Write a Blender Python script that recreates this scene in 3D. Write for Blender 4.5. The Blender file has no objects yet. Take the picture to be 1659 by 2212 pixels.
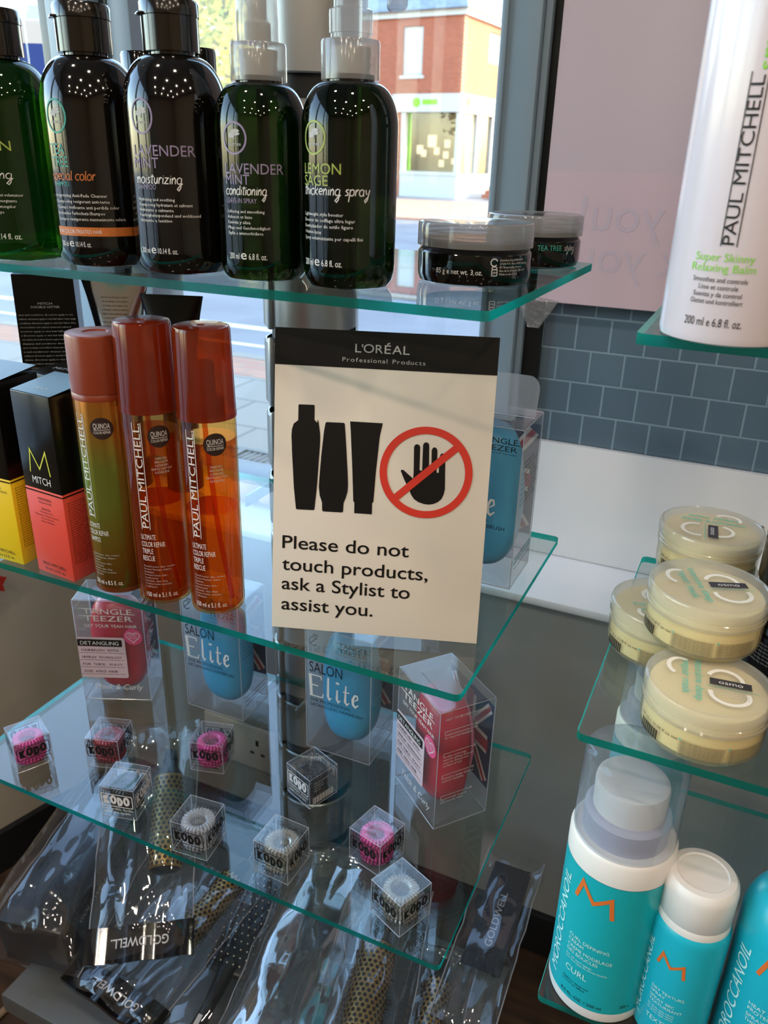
import bpy, bmesh, math, random
from math import sin, cos, pi, radians as R, atan2, hypot
from mathutils import Vector, Matrix, noise

# ---------------------------------------------------------------- camera, light, exposure
S = bpy.context.scene
C = S.collection
OZ = 1.17                                    # eye height above the salon floor
FW, FH, FPX = 1659, 2212, 1737.5
yaw, pitch, roll = -0.4216, 0.4104, 0.0276
fwd = Vector((sin(yaw)*cos(pitch), cos(yaw)*cos(pitch), -sin(pitch)))
rgt = Vector((cos(yaw), -sin(yaw), 0)); upv = rgt.cross(fwd)
rgt, upv = rgt*cos(roll)+upv*sin(roll), upv*cos(roll)-rgt*sin(roll)
cd = bpy.data.cameras.new('camera'); cam = bpy.data.objects.new('camera', cd); C.objects.link(cam)
cd.sensor_fit = 'VERTICAL'; cd.sensor_height = 36; cd.lens = FPX/FH*36; cd.clip_start = .02; cd.clip_end = 400
M = Matrix((rgt, upv, -fwd)).transposed().to_4x4(); M.translation = (0, 0, OZ); cam.matrix_world = M
cd.dof.use_dof = True; cd.dof.focus_distance = .66; cd.dof.aperture_fstop = 13
S.camera = cam
S.view_settings.view_transform = 'Standard'; S.view_settings.look = 'None'
S.view_settings.exposure = -0.62; S.view_settings.gamma = 1; S.view_settings.use_curve_mapping = False
cy = S.cycles
cy.max_bounces = 7; cy.transparent_max_bounces = 28; cy.diffuse_bounces = 3; cy.glossy_bounces = 4; cy.transmission_bounces = 4
cy.sample_clamp_indirect = 4; cy.caustics_reflective = False; cy.caustics_refractive = False

SUN_EL, SUN_AZ = R(24), R(70)                # azimuth from +Y towards +X
wd = bpy.data.worlds.new('sky'); S.world = wd; wd.use_nodes = True
nt = wd.node_tree; bg = nt.nodes['Background']
sk = nt.nodes.new('ShaderNodeTexSky'); sk.sky_type = 'NISHITA'; sk.sun_disc = False
sk.sun_elevation = SUN_EL; sk.sun_rotation = SUN_AZ; sk.air_density = 1.2; sk.dust_density = 1.2
nt.links.new(sk.outputs[0], bg.inputs[0]); bg.inputs[1].default_value = 2.3
def light(name, kind, loc, energy, col, direction=(0, 0, -1), **kw):
    d = bpy.data.lights.new(name, kind); d.energy = energy; d.color = col
    for k, v in kw.items(): setattr(d, k, v)
    o = bpy.data.objects.new(name, d); C.objects.link(o); o.location = loc
    o.rotation_euler = Vector(direction).to_track_quat('-Z', 'Y').to_euler(); return o
sd = Vector((sin(SUN_AZ)*cos(SUN_EL), cos(SUN_AZ)*cos(SUN_EL), sin(SUN_EL)))
light('sun', 'SUN', (20, 20, 20), 16.0, (1, .80, .52), -sd, angle=R(.6))
CEIL = 2.62
DOWN = [(x, y) for y in (-.05, -1.0, -2.0, -3.0) for x in (-.75, .15, 1.05, 1.95)]
for x, y in DOWN:
    light('downlight', 'AREA', (x, y, CEIL-.045), 9.5, (1, .84, .67), shape='DISK', size=.10)

# ---------------------------------------------------------------- helpers
def lin(h):
    if isinstance(h, str):
        v = [int(h[i:i+2], 16)/255 for i in (0, 2, 4)]
        return tuple(c/12.92 if c <= .04045 else ((c+.055)/1.055)**2.4 for c in v)
    return h
MATS = {}
def newmat(name):
    m = bpy.data.materials.new(name); m.use_nodes = True; n = m.node_tree; n.nodes.clear()
    return m, n, n.nodes.new('ShaderNodeOutputMaterial')
def pbr(name, col, rough=.5, metal=0, spec=.5, coat=0, bump=0, bscale=200, trans=0, sss=0):
    if name in MATS: return MATS[name]
    m, n, out = newmat(name); b = n.nodes.new('ShaderNodeBsdfPrincipled')
    b.inputs['Base Color'].default_value = (*lin(col), 1); b.inputs['Roughness'].default_value = rough
    b.inputs['Metallic'].default_value = metal; b.inputs['Specular IOR Level'].default_value = spec
    b.inputs['Coat Weight'].default_value = coat; b.inputs['Coat Roughness'].default_value = .05
    if bump:
        t = n.nodes.new('ShaderNodeTexNoise'); t.inputs['Scale'].default_value = bscale
        tc = n.nodes.new('ShaderNodeTexCoord'); n.links.new(tc.outputs['Object'], t.inputs[0])
        bp = n.nodes.new('ShaderNodeBump'); bp.inputs['Strength'].default_value = bump; bp.inputs['Distance'].default_value = .01
        n.links.new(t.outputs[0], bp.inputs['Height']); n.links.new(bp.outputs[0], b.inputs['Normal'])
    n.links.new(b.outputs[0], out.inputs[0]); MATS[name] = m; return m
def film(name, tint, veil=(1, 1, 1), fac=.05, f0=.05, rough=.03, lit=.5, bump=0, bscale=60):
    """thin clear or tinted plastic / glass sheet: see-through, a share of it diffuse, mirror-like at a glance"""
    if name in MATS: return MATS[name]
    m, n, out = newmat(name); L = n.links
    t = n.nodes.new('ShaderNodeBsdfTransparent'); t.inputs[0].default_value = (*lin(tint), 1)
    d = n.nodes.new('ShaderNodeBsdfDiffuse'); d.inputs[0].default_value = (*lin(veil), 1)
    tl = n.nodes.new('ShaderNodeBsdfTranslucent'); tl.inputs[0].default_value = (*lin(veil), 1)
    dm = n.nodes.new('ShaderNodeMixShader'); dm.inputs[0].default_value = lit
    L.new(d.outputs[0], dm.inputs[1]); L.new(tl.outputs[0], dm.inputs[2])
    a = n.nodes.new('ShaderNodeMixShader'); a.inputs[0].default_value = fac
    L.new(t.outputs[0], a.inputs[1]); L.new(dm.outputs[0], a.inputs[2])
    g = n.nodes.new('ShaderNodeBsdfGlossy'); g.inputs['Roughness'].default_value = rough
    lw = n.nodes.new('ShaderNodeLayerWeight'); lw.inputs[0].default_value = .5
    p = n.nodes.new('ShaderNodeMath'); p.operation = 'POWER'; p.inputs[1].default_value = 5; L.new(lw.outputs['Facing'], p.inputs[0])
    q = n.nodes.new('ShaderNodeMath'); q.operation = 'MULTIPLY_ADD'; q.inputs[1].default_value = 1-f0; q.inputs[2].default_value = f0; L.new(p.outputs[0], q.inputs[0])
    if bump:
        tx = n.nodes.new('ShaderNodeTexNoise'); tx.inputs['Scale'].default_value = bscale; tx.inputs['Detail'].default_value = 1; mpn = n.nodes.new('ShaderNodeMapping'); mpn.inputs['Scale'].default_value = (1, .35, 1)
        tc = n.nodes.new('ShaderNodeTexCoord'); L.new(tc.outputs['Object'], mpn.inputs[0]); L.new(mpn.outputs[0], tx.inputs[0])
        bp = n.nodes.new('ShaderNodeBump'); bp.inputs['Strength'].default_value = bump; bp.inputs['Distance'].default_value = .02
        L.new(tx.outputs[0], bp.inputs['Height']); L.new(bp.outputs[0], g.inputs['Normal']); L.new(bp.outputs[0], lw.inputs['Normal'])
    f = n.nodes.new('ShaderNodeMixShader'); L.new(q.outputs[0], f.inputs[0]); L.new(a.outputs[0], f.inputs[1]); L.new(g.outputs[0], f.inputs[2])
    L.new(f.outputs[0], out.inputs[0]); MATS[name] = m; return m
def glow(name, col, e):
    if name in MATS: return MATS[name]
    m, n, out = newmat(name); b = n.nodes.new('ShaderNodeEmission'); b.inputs[0].default_value = (*lin(col), 1); b.inputs[1].default_value = e
    n.links.new(b.outputs[0], out.inputs[0]); MATS[name] = m; return m
def mottled(name, c1, c2, scale, rough=.6, bump=0, stretch=(1, 1, 1), detail=4):
    if name in MATS: return MATS[name]
    m = pbr(name, c1, rough); n = m.node_tree; b = [x for x in n.nodes if x.type == 'BSDF_PRINCIPLED'][0]
    tc = n.nodes.new('ShaderNodeTexCoord'); mp = n.nodes.new('ShaderNodeMapping'); mp.inputs['Scale'].default_value = stretch
    t = n.nodes.new('ShaderNodeTexNoise'); t.inputs['Scale'].default_value = scale; t.inputs['Detail'].default_value = detail
    r = n.nodes.new('ShaderNodeValToRGB'); r.color_ramp.elements[0].color = (*lin(c1), 1); r.color_ramp.elements[1].color = (*lin(c2), 1)
    r.color_ramp.elements[0].position = .35; r.color_ramp.elements[1].position = .65
    n.links.new(tc.outputs['Object'], mp.inputs[0]); n.links.new(mp.outputs[0], t.inputs[0]); n.links.new(t.outputs[0], r.inputs[0]); n.links.new(r.outputs[0], b.inputs['Base Color'])
    if bump:
        bp = n.nodes.new('ShaderNodeBump'); bp.inputs['Strength'].default_value = bump
        n.links.new(t.outputs[0], bp.inputs['Height']); n.links.new(bp.outputs[0], b.inputs['Normal'])
    return m
def bricks(name, c1, c2, mortar, w, h, msize, rough=.8, axes='XZ', bump=.4, mw=1, off=.5, loc=(0, 0)):
    m = pbr(name, c1, rough); n = m.node_tree; b = [x for x in n.nodes if x.type == 'BSDF_PRINCIPLED'][0]
    tc = n.nodes.new('ShaderNodeTexCoord'); sp = n.nodes.new('ShaderNodeSeparateXYZ'); cb = n.nodes.new('ShaderNodeCombineXYZ')
    n.links.new(tc.outputs['Object'], sp.inputs[0])
    for i, a in enumerate(axes):
        ad = n.nodes.new('ShaderNodeMath'); ad.inputs[1].default_value = loc[i]
        n.links.new(sp.outputs[a], ad.inputs[0]); n.links.new(ad.outputs[0], cb.inputs[i])
    t = n.nodes.new('ShaderNodeTexBrick'); t.inputs['Scale'].default_value = 1; t.offset = off
    t.inputs['Brick Width'].default_value = w; t.inputs['Row Height'].default_value = h; t.inputs['Mortar Size'].default_value = msize
    t.inputs['Mortar Smooth'].default_value = .3
    for k, c in (('Color1', c1), ('Color2', c2), ('Mortar', mortar)): t.inputs[k].default_value = (*lin(c), 1)
    n.links.new(cb.outputs[0], t.inputs[0]); n.links.new(t.outputs[0], b.inputs['Base Color'])
    bp = n.nodes.new('ShaderNodeBump'); bp.inputs['Strength'].default_value = bump; bp.inputs['Distance'].default_value = .003; bp.invert = True
    n.links.new(t.outputs['Fac'], bp.inputs['Height']); n.links.new(bp.outputs[0], b.inputs['Normal'])
    return m

def tag(o, label=None, cat=None, group=None, kind=None):
    for k, v in (('label', label), ('category', cat), ('group', group), ('kind', kind)):
        if v: o[k] = v
    return o
def thing(name, label, cat, loc=(0, 0, 0), rot=0, group=None):
    o = bpy.data.objects.new(name, None); C.objects.link(o); o.empty_display_size = .02
    o.location = loc; o.rotation_euler = (0, 0, rot); return tag(o, label, cat, group)
class MB:
    """collects shapes into one mesh"""
    def __init__(s): s.v = []; s.f = []; s.m = []; s.mats = []
    def mi(s, mat):
        if mat not in s.mats: s.mats.append(mat)
        return s.mats.index(mat)
    def add(s, vs, fs, mat, T=None):
        o = len(s.v); i = s.mi(mat)
        s.v += [tuple(T @ Vector(p)) if T else tuple(p) for p in vs]
        for f in fs: s.f.append(tuple(o+k for k in f)); s.m.append(i)
        return s
    def box(s, a, b, mat, bev=0, T=None, seg=2):
        bm = bmesh.new(); bmesh.ops.create_cube(bm, size=1)
        for v in bm.verts:
            v.co = Vector([(a[i]+b[i])/2+v.co[i]*(b[i]-a[i]) for i in range(3)])
        if bev: bmesh.ops.bevel(bm, geom=bm.edges[:], offset=bev, segments=seg, profile=.5, affect='EDGES')
        bm.verts.index_update(); s.add([v.co[:] for v in bm.verts], [[v.index for v in f.verts] for f in bm.faces], mat, T); bm.free(); return s
    def lathe(s, prof, mat, seg=48, T=None, cap=True, phi0=0, phi1=2*pi, sx=1, sy=1):
        full = abs(phi1-phi0-2*pi) < 1e-6; n = seg if full else seg+1; vs = []; fs = []
        for r, z in prof:
            for k in range(n):
                a = phi0+(phi1-phi0)*k/seg; vs.append((r*sin(a)*sx, -r*cos(a)*sy, z))
        for i in range(len(prof)-1):
            for k in range(seg):
                k2 = (k+1) % n
                fs.append((i*n+k, i*n+k2, (i+1)*n+k2, (i+1)*n+k))
        if cap and full:
            if prof[0][0] > 1e-5: fs.append(tuple(range(n))[::-1])
            if prof[-1][0] > 1e-5: fs.append(tuple((len(prof)-1)*n+k for k in range(n)))
        return s.add(vs, fs, mat, T)
    def tube(s, path, r, mat, sides=6, T=None, closed=False, flat=None):
        path = [Vector(p) for p in path]; n = len(path); vs = []; fs = []
        for i, p in enumerate(path):
            t = (path[(i+1) % n]-path[i-1]) if closed else (path[min(i+1, n-1)]-path[max(i-1, 0)])
            t.normalize(); a = Vector((0, 0, 1)) if abs(t.z) < .9 else Vector((1, 0, 0))
            u = t.cross(a).normalized(); w = u.cross(t)
            rr = r[i] if isinstance(r, (list, tuple)) else r
            for k in range(sides): vs.append(p+(u*cos(2*pi*k/sides)+w*sin(2*pi*k/sides))*rr)
        for i in range(n if closed else n-1):
            j = (i+1) % n
            for k in range(sides): k2 = (k+1) % sides; fs.append((i*sides+k, i*sides+k2, j*sides+k2, j*sides+k))
        if not closed: fs += [tuple(range(sides))[::-1], tuple((n-1)*sides+k for k in range(sides))]
        return s.add(vs, fs, mat, T)
    def poly(s, pts, mat, T=None): return s.add(pts, [tuple(range(len(pts)))], mat, T)
    def prism(s, pts, z0, z1, mat, T=None):
        n = len(pts); vs = [(x, y, z0) for x, y in pts]+[(x, y, z1) for x, y in pts]
        return s.add(vs, [tuple(range(n))[::-1], tuple(range(n, 2*n))]+[(i, (i+1) % n, n+(i+1) % n, n+i) for i in range(n)], mat, T)
    # flat artwork: polygons in x,y carried by a map onto a plane or a bottle wall
    def art(s, vs, fs, mat, fn, step=0):
        if step:
            bm = bmesh.new(); bv = [bm.verts.new((x, y, 0)) for x, y in vs]
            for f in fs:
                try: bm.faces.new([bv[i] for i in f])
                except ValueError: pass
            x0 = min(p[0] for p in vs); x1 = max(p[0] for p in vs); k = math.floor(x0/step)+1
            while k*step < x1:
                bmesh.ops.bisect_plane(bm, geom=bm.verts[:]+bm.edges[:]+bm.faces[:], plane_co=(k*step, 0, 0), plane_no=(1, 0, 0)); k += 1
            bm.verts.index_update(); vs = [(v.co.x, v.co.y) for v in bm.verts]; fs = [[v.index for v in f.verts] for f in bm.faces]; bm.free()
        return s.add([fn(x, y) for x, y in vs], fs, mat)
    def build(s, name, parent=None, sharp=35, loc=None, rot=None, smooth=True):
        me = bpy.data.meshes.new(name); me.from_pydata(s.v, [], s.f)
        for m in s.mats: me.materials.append(m)
        me.polygons.foreach_set('material_index', s.m); me.polygons.foreach_set('use_smooth', [smooth]*len(s.f))
        me.validate(); me.update()
        if smooth: me.set_sharp_from_angle(angle=R(sharp))
        o = bpy.data.objects.new(name, me); C.objects.link(o)
        if parent: o.parent = parent
        if loc is not None: o.location = loc
        if rot is not None: o.rotation_euler = (0, 0, rot)
        return o
def struct(mb, name, **k): return tag(mb.build(name, **k), kind='structure')
def kids(o): return [c for c in bpy.data.objects if c.parent == o]
def dup(o, parent=None):
    c = o.copy(); C.objects.link(c); c.parent = parent
    for k in KIDS.get(o.name, kids(o)): dup(k, c)
    return c
KIDS = {}

# ---------------------------------------------------------------- lettering
_tc = {}
def glyphs(s, res=3, bold=0):
    if (s, res, bold) in _tc: return _tc[s, res, bold]
    cu = bpy.data.curves.new('t', 'FONT'); cu.body = s; cu.size = 1; cu.resolution_u = res; cu.offset = bold
    o = bpy.data.objects.new('t', cu); C.objects.link(o)
    dg = bpy.context.evaluated_depsgraph_get(); me = bpy.data.meshes.new_from_object(o.evaluated_get(dg))
    vs = [(v.co.x, v.co.y) for v in me.vertices]; fs = [tuple(p.vertices) for p in me.polygons]
    bpy.data.objects.remove(o); bpy.data.curves.remove(cu); bpy.data.meshes.remove(me)
    if not vs: vs = [(0, 0)]
    _tc[s, res, bold] = (vs, fs); return vs, fs
def text(s, w=None, cap=None, align='L', shear=0, rot=0, res=3, track=0, bold=0):
    """flat lettering with baseline at y=0; w = total width, cap = capital height"""
    if track:
        vs = []; fs = []; x = 0
        for ch in s:
            if ch == ' ': x += .35+track; continue
            v, f = glyphs(ch, res, bold); x0 = min(p[0] for p in v); x1 = max(p[0] for p in v); o = len(vs)
            vs += [(p[0]-x0+x, p[1]) for p in v]; fs += [tuple(o+i for i in q) for q in f]; x += x1-x0+track
    else: vs, fs = glyphs(s, res, bold)
    x0 = min(p[0] for p in vs); x1 = max(p[0] for p in vs)
    CAPH = .70
    sy = cap/CAPH if cap else None; sx = w/(x1-x0) if w else None
    if sx is None: sx = sy
    if sy is None: sy = sx
    k = {'L': x0, 'C': (x0+x1)/2, 'R': x1}[align]
    out = [((x-k)*sx+shear*y*sy, y*sy) for x, y in vs]
    if rot: out = [(x*cos(rot)-y*sin(rot), x*sin(rot)+y*cos(rot)) for x, y in out]
    return out, fs
def ribbon(lines, w, closed=False):
    """strokes as flat mitred ribbons"""
    vs = []; fs = []
    for l in lines:
        p = [q for i, q in enumerate(l) if i == 0 or hypot(q[0]-l[i-1][0], q[1]-l[i-1][1]) > 1e-7]
        cl = len(p) > 3 and hypot(p[0][0]-p[-1][0], p[0][1]-p[-1][1]) < 1e-6
        if cl: p = p[:-1]
        n = len(p)
        if n < 2: continue
        o = len(vs)
        for i in range(n):
            hw = w*(p[i][2] if len(p[i]) > 2 else 1)/2
            def nrm(a, b): d = hypot(b[0]-a[0], b[1]-a[1]); return (-(b[1]-a[1])/d, (b[0]-a[0])/d)
            a = nrm(p[i-1], p[i]) if i > 0 or cl else None; c = nrm(p[i], p[(i+1) % n]) if i < n-1 or cl else None
            a = a or c; c = c or a
            mx, my = a[0]+c[0], a[1]+c[1]; k = mx*mx+my*my
            if k < .25: mx, my, k = a[0]*.9+c[0]*.1, a[1]*.9+c[1]*.1, 2.0
            mx, my = mx*2/k*hw, my*2/k*hw; vs += [(p[i][0]+mx, p[i][1]+my), (p[i][0]-mx, p[i][1]-my)]
        for i in range(n if cl else n-1):
            j = (i+1) % n; fs.append((o+2*i, o+2*i+1, o+2*j+1, o+2*j))
    return vs, fs
def arc(cx, cy, rx, ry, a0, a1, n=12): return [(cx+rx*cos(R(a0+(a1-a0)*i/n)), cy+ry*sin(R(a0+(a1-a0)*i/n))) for i in range(n+1)]
HAND = {  # small handwriting, x-height 1
 'a': ([arc(.35, .5, .33, .5, 60, 340, 10), [(.62, .95), (.62, .2), (.75, 0)]], .85), 'c': ([arc(.4, .5, .38, .5, 50, 310, 10)], .75),
 'd': ([arc(.35, .5, .33, .5, 60, 340, 10), [(.66, 2), (.64, .2), (.75, 0)]], .85), 'e': ([[(.08, .5), (.6, .6)]+arc(.38, .55, .3, .45, 20, 320, 10)], .78),
 'g': ([arc(.35, .5, .33, .5, 60, 340, 10), [(.64, .95), (.62, -.6), (.4, -1.05), (.15, -.8), (.45, -.3), (.85, .1)]], .9), 'h': ([[(.1, 2), (.08, 0)], [(.1, .6), (.35, 1), (.55, .8), (.58, 0)]], .75),
 'i': ([[(.12, .95), (.12, 0)], [(.14, 1.4), (.16, 1.5)]], .32), 'k': ([[(.1, 2), (.08, 0)], [(.6, 1), (.1, .45), (.65, 0)]], .75), 'l': ([[(.12, 2), (.1, .1), (.3, 0)]], .36),
 'm': ([[(.08, 1), (.08, 0)], [(.1, .6), (.3, 1), (.42, .8), (.42, 0)], [(.42, .6), (.65, 1), (.78, .8), (.8, 0)]], 1.0), 'n': ([[(.08, 1), (.08, 0)], [(.1, .6), (.35, 1), (.52, .8), (.55, 0)]], .75),
 'o': ([arc(.38, .5, .34, .5, 90, 450, 12)], .85), 'p': ([[(.08, 1), (.05, -.95)], arc(.35, .5, .3, .5, 150, -150, 10)], .78), 'r': ([[(.08, 1), (.08, 0)], [(.1, .6), (.3, 1), (.5, .9)]], .56),
 's': ([[(.5, .95), (.2, .95), (.1, .72), (.4, .45), (.42, .12), (.05, .05)]], .6), 't': ([[(.25, 1.8), (.2, .1), (.4, 0)], [(0, 1.2), (.5, 1.3)]], .52),
 'u': ([[(.08, 1), (.1, .2), (.3, 0), (.5, .3), (.55, 1)], [(.55, 1), (.58, 0)]], .75), 'y': ([[(.05, 1), (.15, .4), (.35, .3)], [(.6, 1), (.45, -.6), (.2, -1), (.05, -.7), (.5, -.1)]], .75),
 'z': ([[(.05, .95), (.55, .95), (.05, .05), (.65, .05)]], .75), 'v': ([[(0, 1), (.25, 0), (.55, 1)]], .6), ' ': ([], .5)}
def hand(s, w, xh, thick=.16, shear=.15):
    ls = []; x = 0
    for ch in s:
        g, adv = HAND[ch]; ls += [[(px+x, py) for px, py in l] for l in g]; x += adv
    k = w/x
    sq = lambda y: 1+(y-1)*.55 if y > 1 else y
    ls = [[(px*k+shear*sq(py)*xh, sq(py)*xh) for px, py in l] for l in ls]
    return ribbon(ls, thick*xh)
def onround(Rad, phi0, z0, eps=.0003):       # artwork onto an upright round wall, phi 0 faces -Y
    return lambda x, y: ((Rad+eps)*sin(R(phi0)+x/Rad), -(Rad+eps)*cos(R(phi0)+x/Rad), z0+y)
def onflat(o, ex, ey):
    o, ex, ey = Vector(o), Vector(ex), Vector(ey)
    return lambda x, y: tuple(o+ex*x+ey*y)
def shift(a, dx, dy): return [(x+dx, y+dy) for x, y in a[0]], a[1]
def rrect(x0, y0, x1, y1, r, n=4):
    p = []
    for cx_, cy_, a in ((x1-r, y1-r, 0), (x0+r, y1-r, 90), (x0+r, y0+r, 180), (x1-r, y0+r, 270)):
        p += [(cx_+r*cos(R(a+90*i/n)), cy_+r*sin(R(a+90*i/n))) for i in range(n+1)]
    return p
def ring_art(pts, w):                          # outline of a closed polygon
    return ribbon([pts+[pts[0]]], w)

# ---------------------------------------------------------------- the setting
Y0, YW = .953, 1.10                          # front of the boxed sill, plane of the shop window
SILL = .639
m_wallgrey = mottled('grey_wall_paint', '8b908f', '939897', 3, .6)
m_wallbeige = mottled('beige_wall_paint', 'a9a294', 'b2ab9d', 3, .6)
m_white = pbr('white_board', 'd6d3d4', .35)
m_sill = pbr('sill_paint', 'dfe2e8', .3)
m_skirt = pbr('dark_skirting', '15181c', .4)
m_frame = pbr('blue_grey_frame', '8296a5', .4)
m_dark = pbr('dark_frame', '14130f', .35)
m_tile = bricks('slate_blue_tile', '566a7a', '5d7181', '7e95a5', .0452, .0443, .0016, .18, 'XZ', .6, loc=(.262, -.81))
m_floor = mottled('dark_wood_floor', '4a3424', '2a1c12', 5, .5, .1, (1, 12, 1))
m_ceil = pbr('ceiling_paint', 'ddd6cc', .8)
m_back = pbr('warm_back_wall', '8a7a68', .7)
m_glass = film('window_glass', (.98, .99, .985), (1, 1, 1), .0, .045, 0)
WL = lambda y: -.966-.268*(.953-y)           # the left wall slants outwards towards the salon

fl = MB(); fl.poly([(WL(-4), -4, 0), (2.6, -4, 0), (2.6, Y0, 0), (WL(Y0), Y0, 0)], m_floor); struct(fl, 'floor', smooth=False)
c = MB(); c.box((WL(-4)-.1, -4.1, CEIL), (2.7, YW+.15, CEIL+.12), m_ceil); struct(c, 'ceiling')
w = MB(); w.box((-2.4, -4.1, 0), (2.7, -4.0, CEIL), m_back); struct(w, 'wall_back')
w = MB(); w.box((2.6, -4, 0), (2.7, YW+.1, CEIL), m_back); struct(w, 'wall_right')
def alongleft(mb, y0, y1, z0, z1, th, mat, off=0):
    d = Vector((WL(y1)-WL(y0), y1-y0, 0)).normalized(); n = Vector((-d.y, d.x, 0))
    a = Vector((WL(y0), y0, 0))+n*off; b = Vector((WL(y1), y1, 0))+n*off
    q = [a, b, b+n*th, a+n*th]; vs = [(p.x, p.y, z) for z in (z0, z1) for p in q]
    mb.add(vs, [(0, 1, 2, 3), (7, 6, 5, 4)]+[(i, i+4, (i+1) % 4+4, (i+1) % 4) for i in range(4)], mat)
w = MB(); alongleft(w, -4, Y0+.03, 0, SILL, .12, m_wallbeige); struct(w, 'wall_left')
w = MB(); alongleft(w, -4, Y0-.004, 0, .082, -.012, m_skirt); struct(w, 'baseboard_left')
w = MB(); w.box((WL(Y0)-.02, Y0, 0), (2.6, YW+.1, SILL-.012), m_wallgrey); struct(w, 'wall_front')
w = MB(); w.box((WL(Y0)+.01, Y0-.012, 0), (2.6, Y0-.0005, .082), m_skirt, .002); struct(w, 'baseboard_front')
w = MB(); w.box((WL(Y0)-.03, Y0-.006, SILL-.012), (2.6, YW+.09, SILL), m_sill, .002); struct(w, 'trim_1')
# tiled pier to the right of the window, white upstand below it
w = MB(); w.box((-.262, YW, SILL), (2.6, YW+.1, CEIL), m_tile); struct(w, 'wall_front_tiled', smooth=False)
w = MB(); w.box((-.286, YW-.014, SILL+.0005), (2.6, YW-.002, .812), m_white, .0015)
w.lathe([(.0022, 0), (.0022, .001)], m_dark, 10, Matrix.Translation((.058, YW-.0138, .742)) @ Matrix.Rotation(R(90), 4, 'X')); struct(w, 'trim_2')
# shop window: frame, posts, panes
w = MB()
w.box((-.343, YW-.03, SILL), (-.294, YW+.05, CEIL), m_frame, .003); w.box((-.3425, YW-.036, SILL), (-.334, YW+.04, CEIL), m_frame, .002)
w.box((-.93, YW-.02, SILL+.001), (-.343, YW+.05, SILL+.03), m_frame, .003); w.box((-.93, YW-.02, 2.42), (-.343, YW+.05, CEIL), m_frame, .003)
w.box((-.945, YW-.03, SILL), (-.905, YW+.05, CEIL), m_frame, .003); w.box((-.962, YW-.028, SILL), (-.946, YW+.05, CEIL), m_dark, .002)
w.box((-1.045, YW-.05, SILL), (-.963, YW+.05, CEIL), m_frame, .003); w.box((-1.09, YW-.02, -.2), (-1.047, YW+.05, CEIL), m_dark, .003)
fr = struct(w, 'window_1')
w = MB(); w.box((-.907, YW+.012, SILL+.028), (-.342, YW+.018, 2.43), m_glass); g = w.build('window_pane', fr)
w = MB(); w.box((-.2935, YW-.02, SILL+.17), (-.285, YW+.04, CEIL), m_frame, .001); w.box((-.2845, YW-.012, .81), (-.262, YW+.02, CEIL), m_dark, .002); struct(w, 'trim_3')
w = MB()
for y in (-.1, -1.2, -2.4, -3.6): alongleft(w, y-.03, y+.03, SILL, CEIL, .07, m_frame)
alongleft(w, -4, Y0, 2.42, CEIL, .07, m_frame); alongleft(w, -4, Y0, SILL, SILL+.035, .10, m_frame, .005)
fr = struct(w, 'window_2'); w = MB(); alongleft(w, -4, Y0, SILL+.03, 2.43, .006, m_glass, .03); w.build('window_pane', fr)

# poster on the tiled pier
m_poster = pbr('mauve_paper', 'b8a9b4', .6); m_poster2 = pbr('mauve_paper_lower_panel', 'bfaab6', .6); m_ghost = pbr('show_through_print', 'b6a8b7', .6)
w = MB(); w.box((-.272, YW-.0215, 1.006), (.27, YW-.0205, 1.80), m_poster)
f = onflat((0, YW-.0217, 0), (1, 0, 0), (0, 0, 1))
w.art([(-.2715, 1.0065), (.2695, 1.0065), (.2695, 1.165), (-.2715, 1.165)], [(0, 1, 2, 3)], m_poster2, f)
for s, x, z in (('e you!', -.03, 1.098), ('k you', -.045, 1.048)):
    a, fs = text(s, cap=.042); xm = max(p[0] for p in a)
    w.art([(-.225+xm-p[0], z+p[1]) for p in a], fs, m_ghost, onflat((0, YW-.0219, 0), (1, 0, 0), (0, 0, 1)))
tag(w.build('poster', smooth=False), 'plain mauve poster with faint mirrored lettering on the window pier', 'poster')
m_tape = film('clear_tape', (.9, .9, .92), 'c8ccd2', .35, .06, .1, .5, .3, 150)
w = MB(); w.poly([(-.272, YW-.0225, 1.012), (-.240, YW-.0225, 1.008), (-.262, YW-.028, .972), (-.276, YW-.031, .972), (-.29, YW-.031, 1.0)], m_tape)
tag(w.build('sticky_tape'), 'crumpled clear tape holding the lower corner of the mauve poster', 'tape')

# ---------------------------------------------------------------- outside the window
G = -.23
m_road = mottled('asphalt', '77777a', '67676c', 1.5, .55, .05, (1, 1, 1), 6); m_pave = bricks('paving', '938d80', '888276', '6d685e', .6, .45, .012, .7, 'XY', .3)
m_redpave = bricks('brick_paving', 'b48468', 'a87860', '93806f', .22, .11, .01, .8, 'XY', .3); m_line = pbr('road_paint', 'e8e6df', .7)
w = MB(); w.poly([(-90, -60, G-.004), (60, -60, G-.004), (60, 140, G-.004), (-90, 140, G-.004)], m_road); struct(w, 'ground')
w = MB(); w.box((-60, 1.3, G-.02), (30, 4.55, G+.03), m_pave); w.box((-60, 4.56, G-.02), (30, 5.0, G+.03), m_redpave); w.box((-60, 5.005, G-.02), (30, 5.13, G+.035), m_pave); struct(w, 'ground_pavement')
w = MB(); w.box((-60, 6.1, G-.0035), (30, 6.22, G+.001), m_line); w.box((-60, 5.5, G-.0035), (30, 5.56, G+.001), m_line); struct(w, 'ground_line')
w = MB(); w.box((-80, 21, G-.02), (30, 31.5, G+.05), m_redpave); struct(w, 'ground_far_pavement')
m_steel = pbr('drain_steel', '6a6a66', .4, .7)
t = thing('drain_grating', 'steel drain grating in the pavement outside the window', 'grating', (-2.25, 3.15, G+.03), R(0))
w = MB(); w.box((-.5, -.12, .0005), (.5, -.09, .012), m_steel); w.box((-.5, .09, .0005), (.5, .12, .012), m_steel)
for i in range(5): w.box((-.5+i*.24, -.09, .0005), (-.46+i*.24, .09, .012), m_steel)
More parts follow.
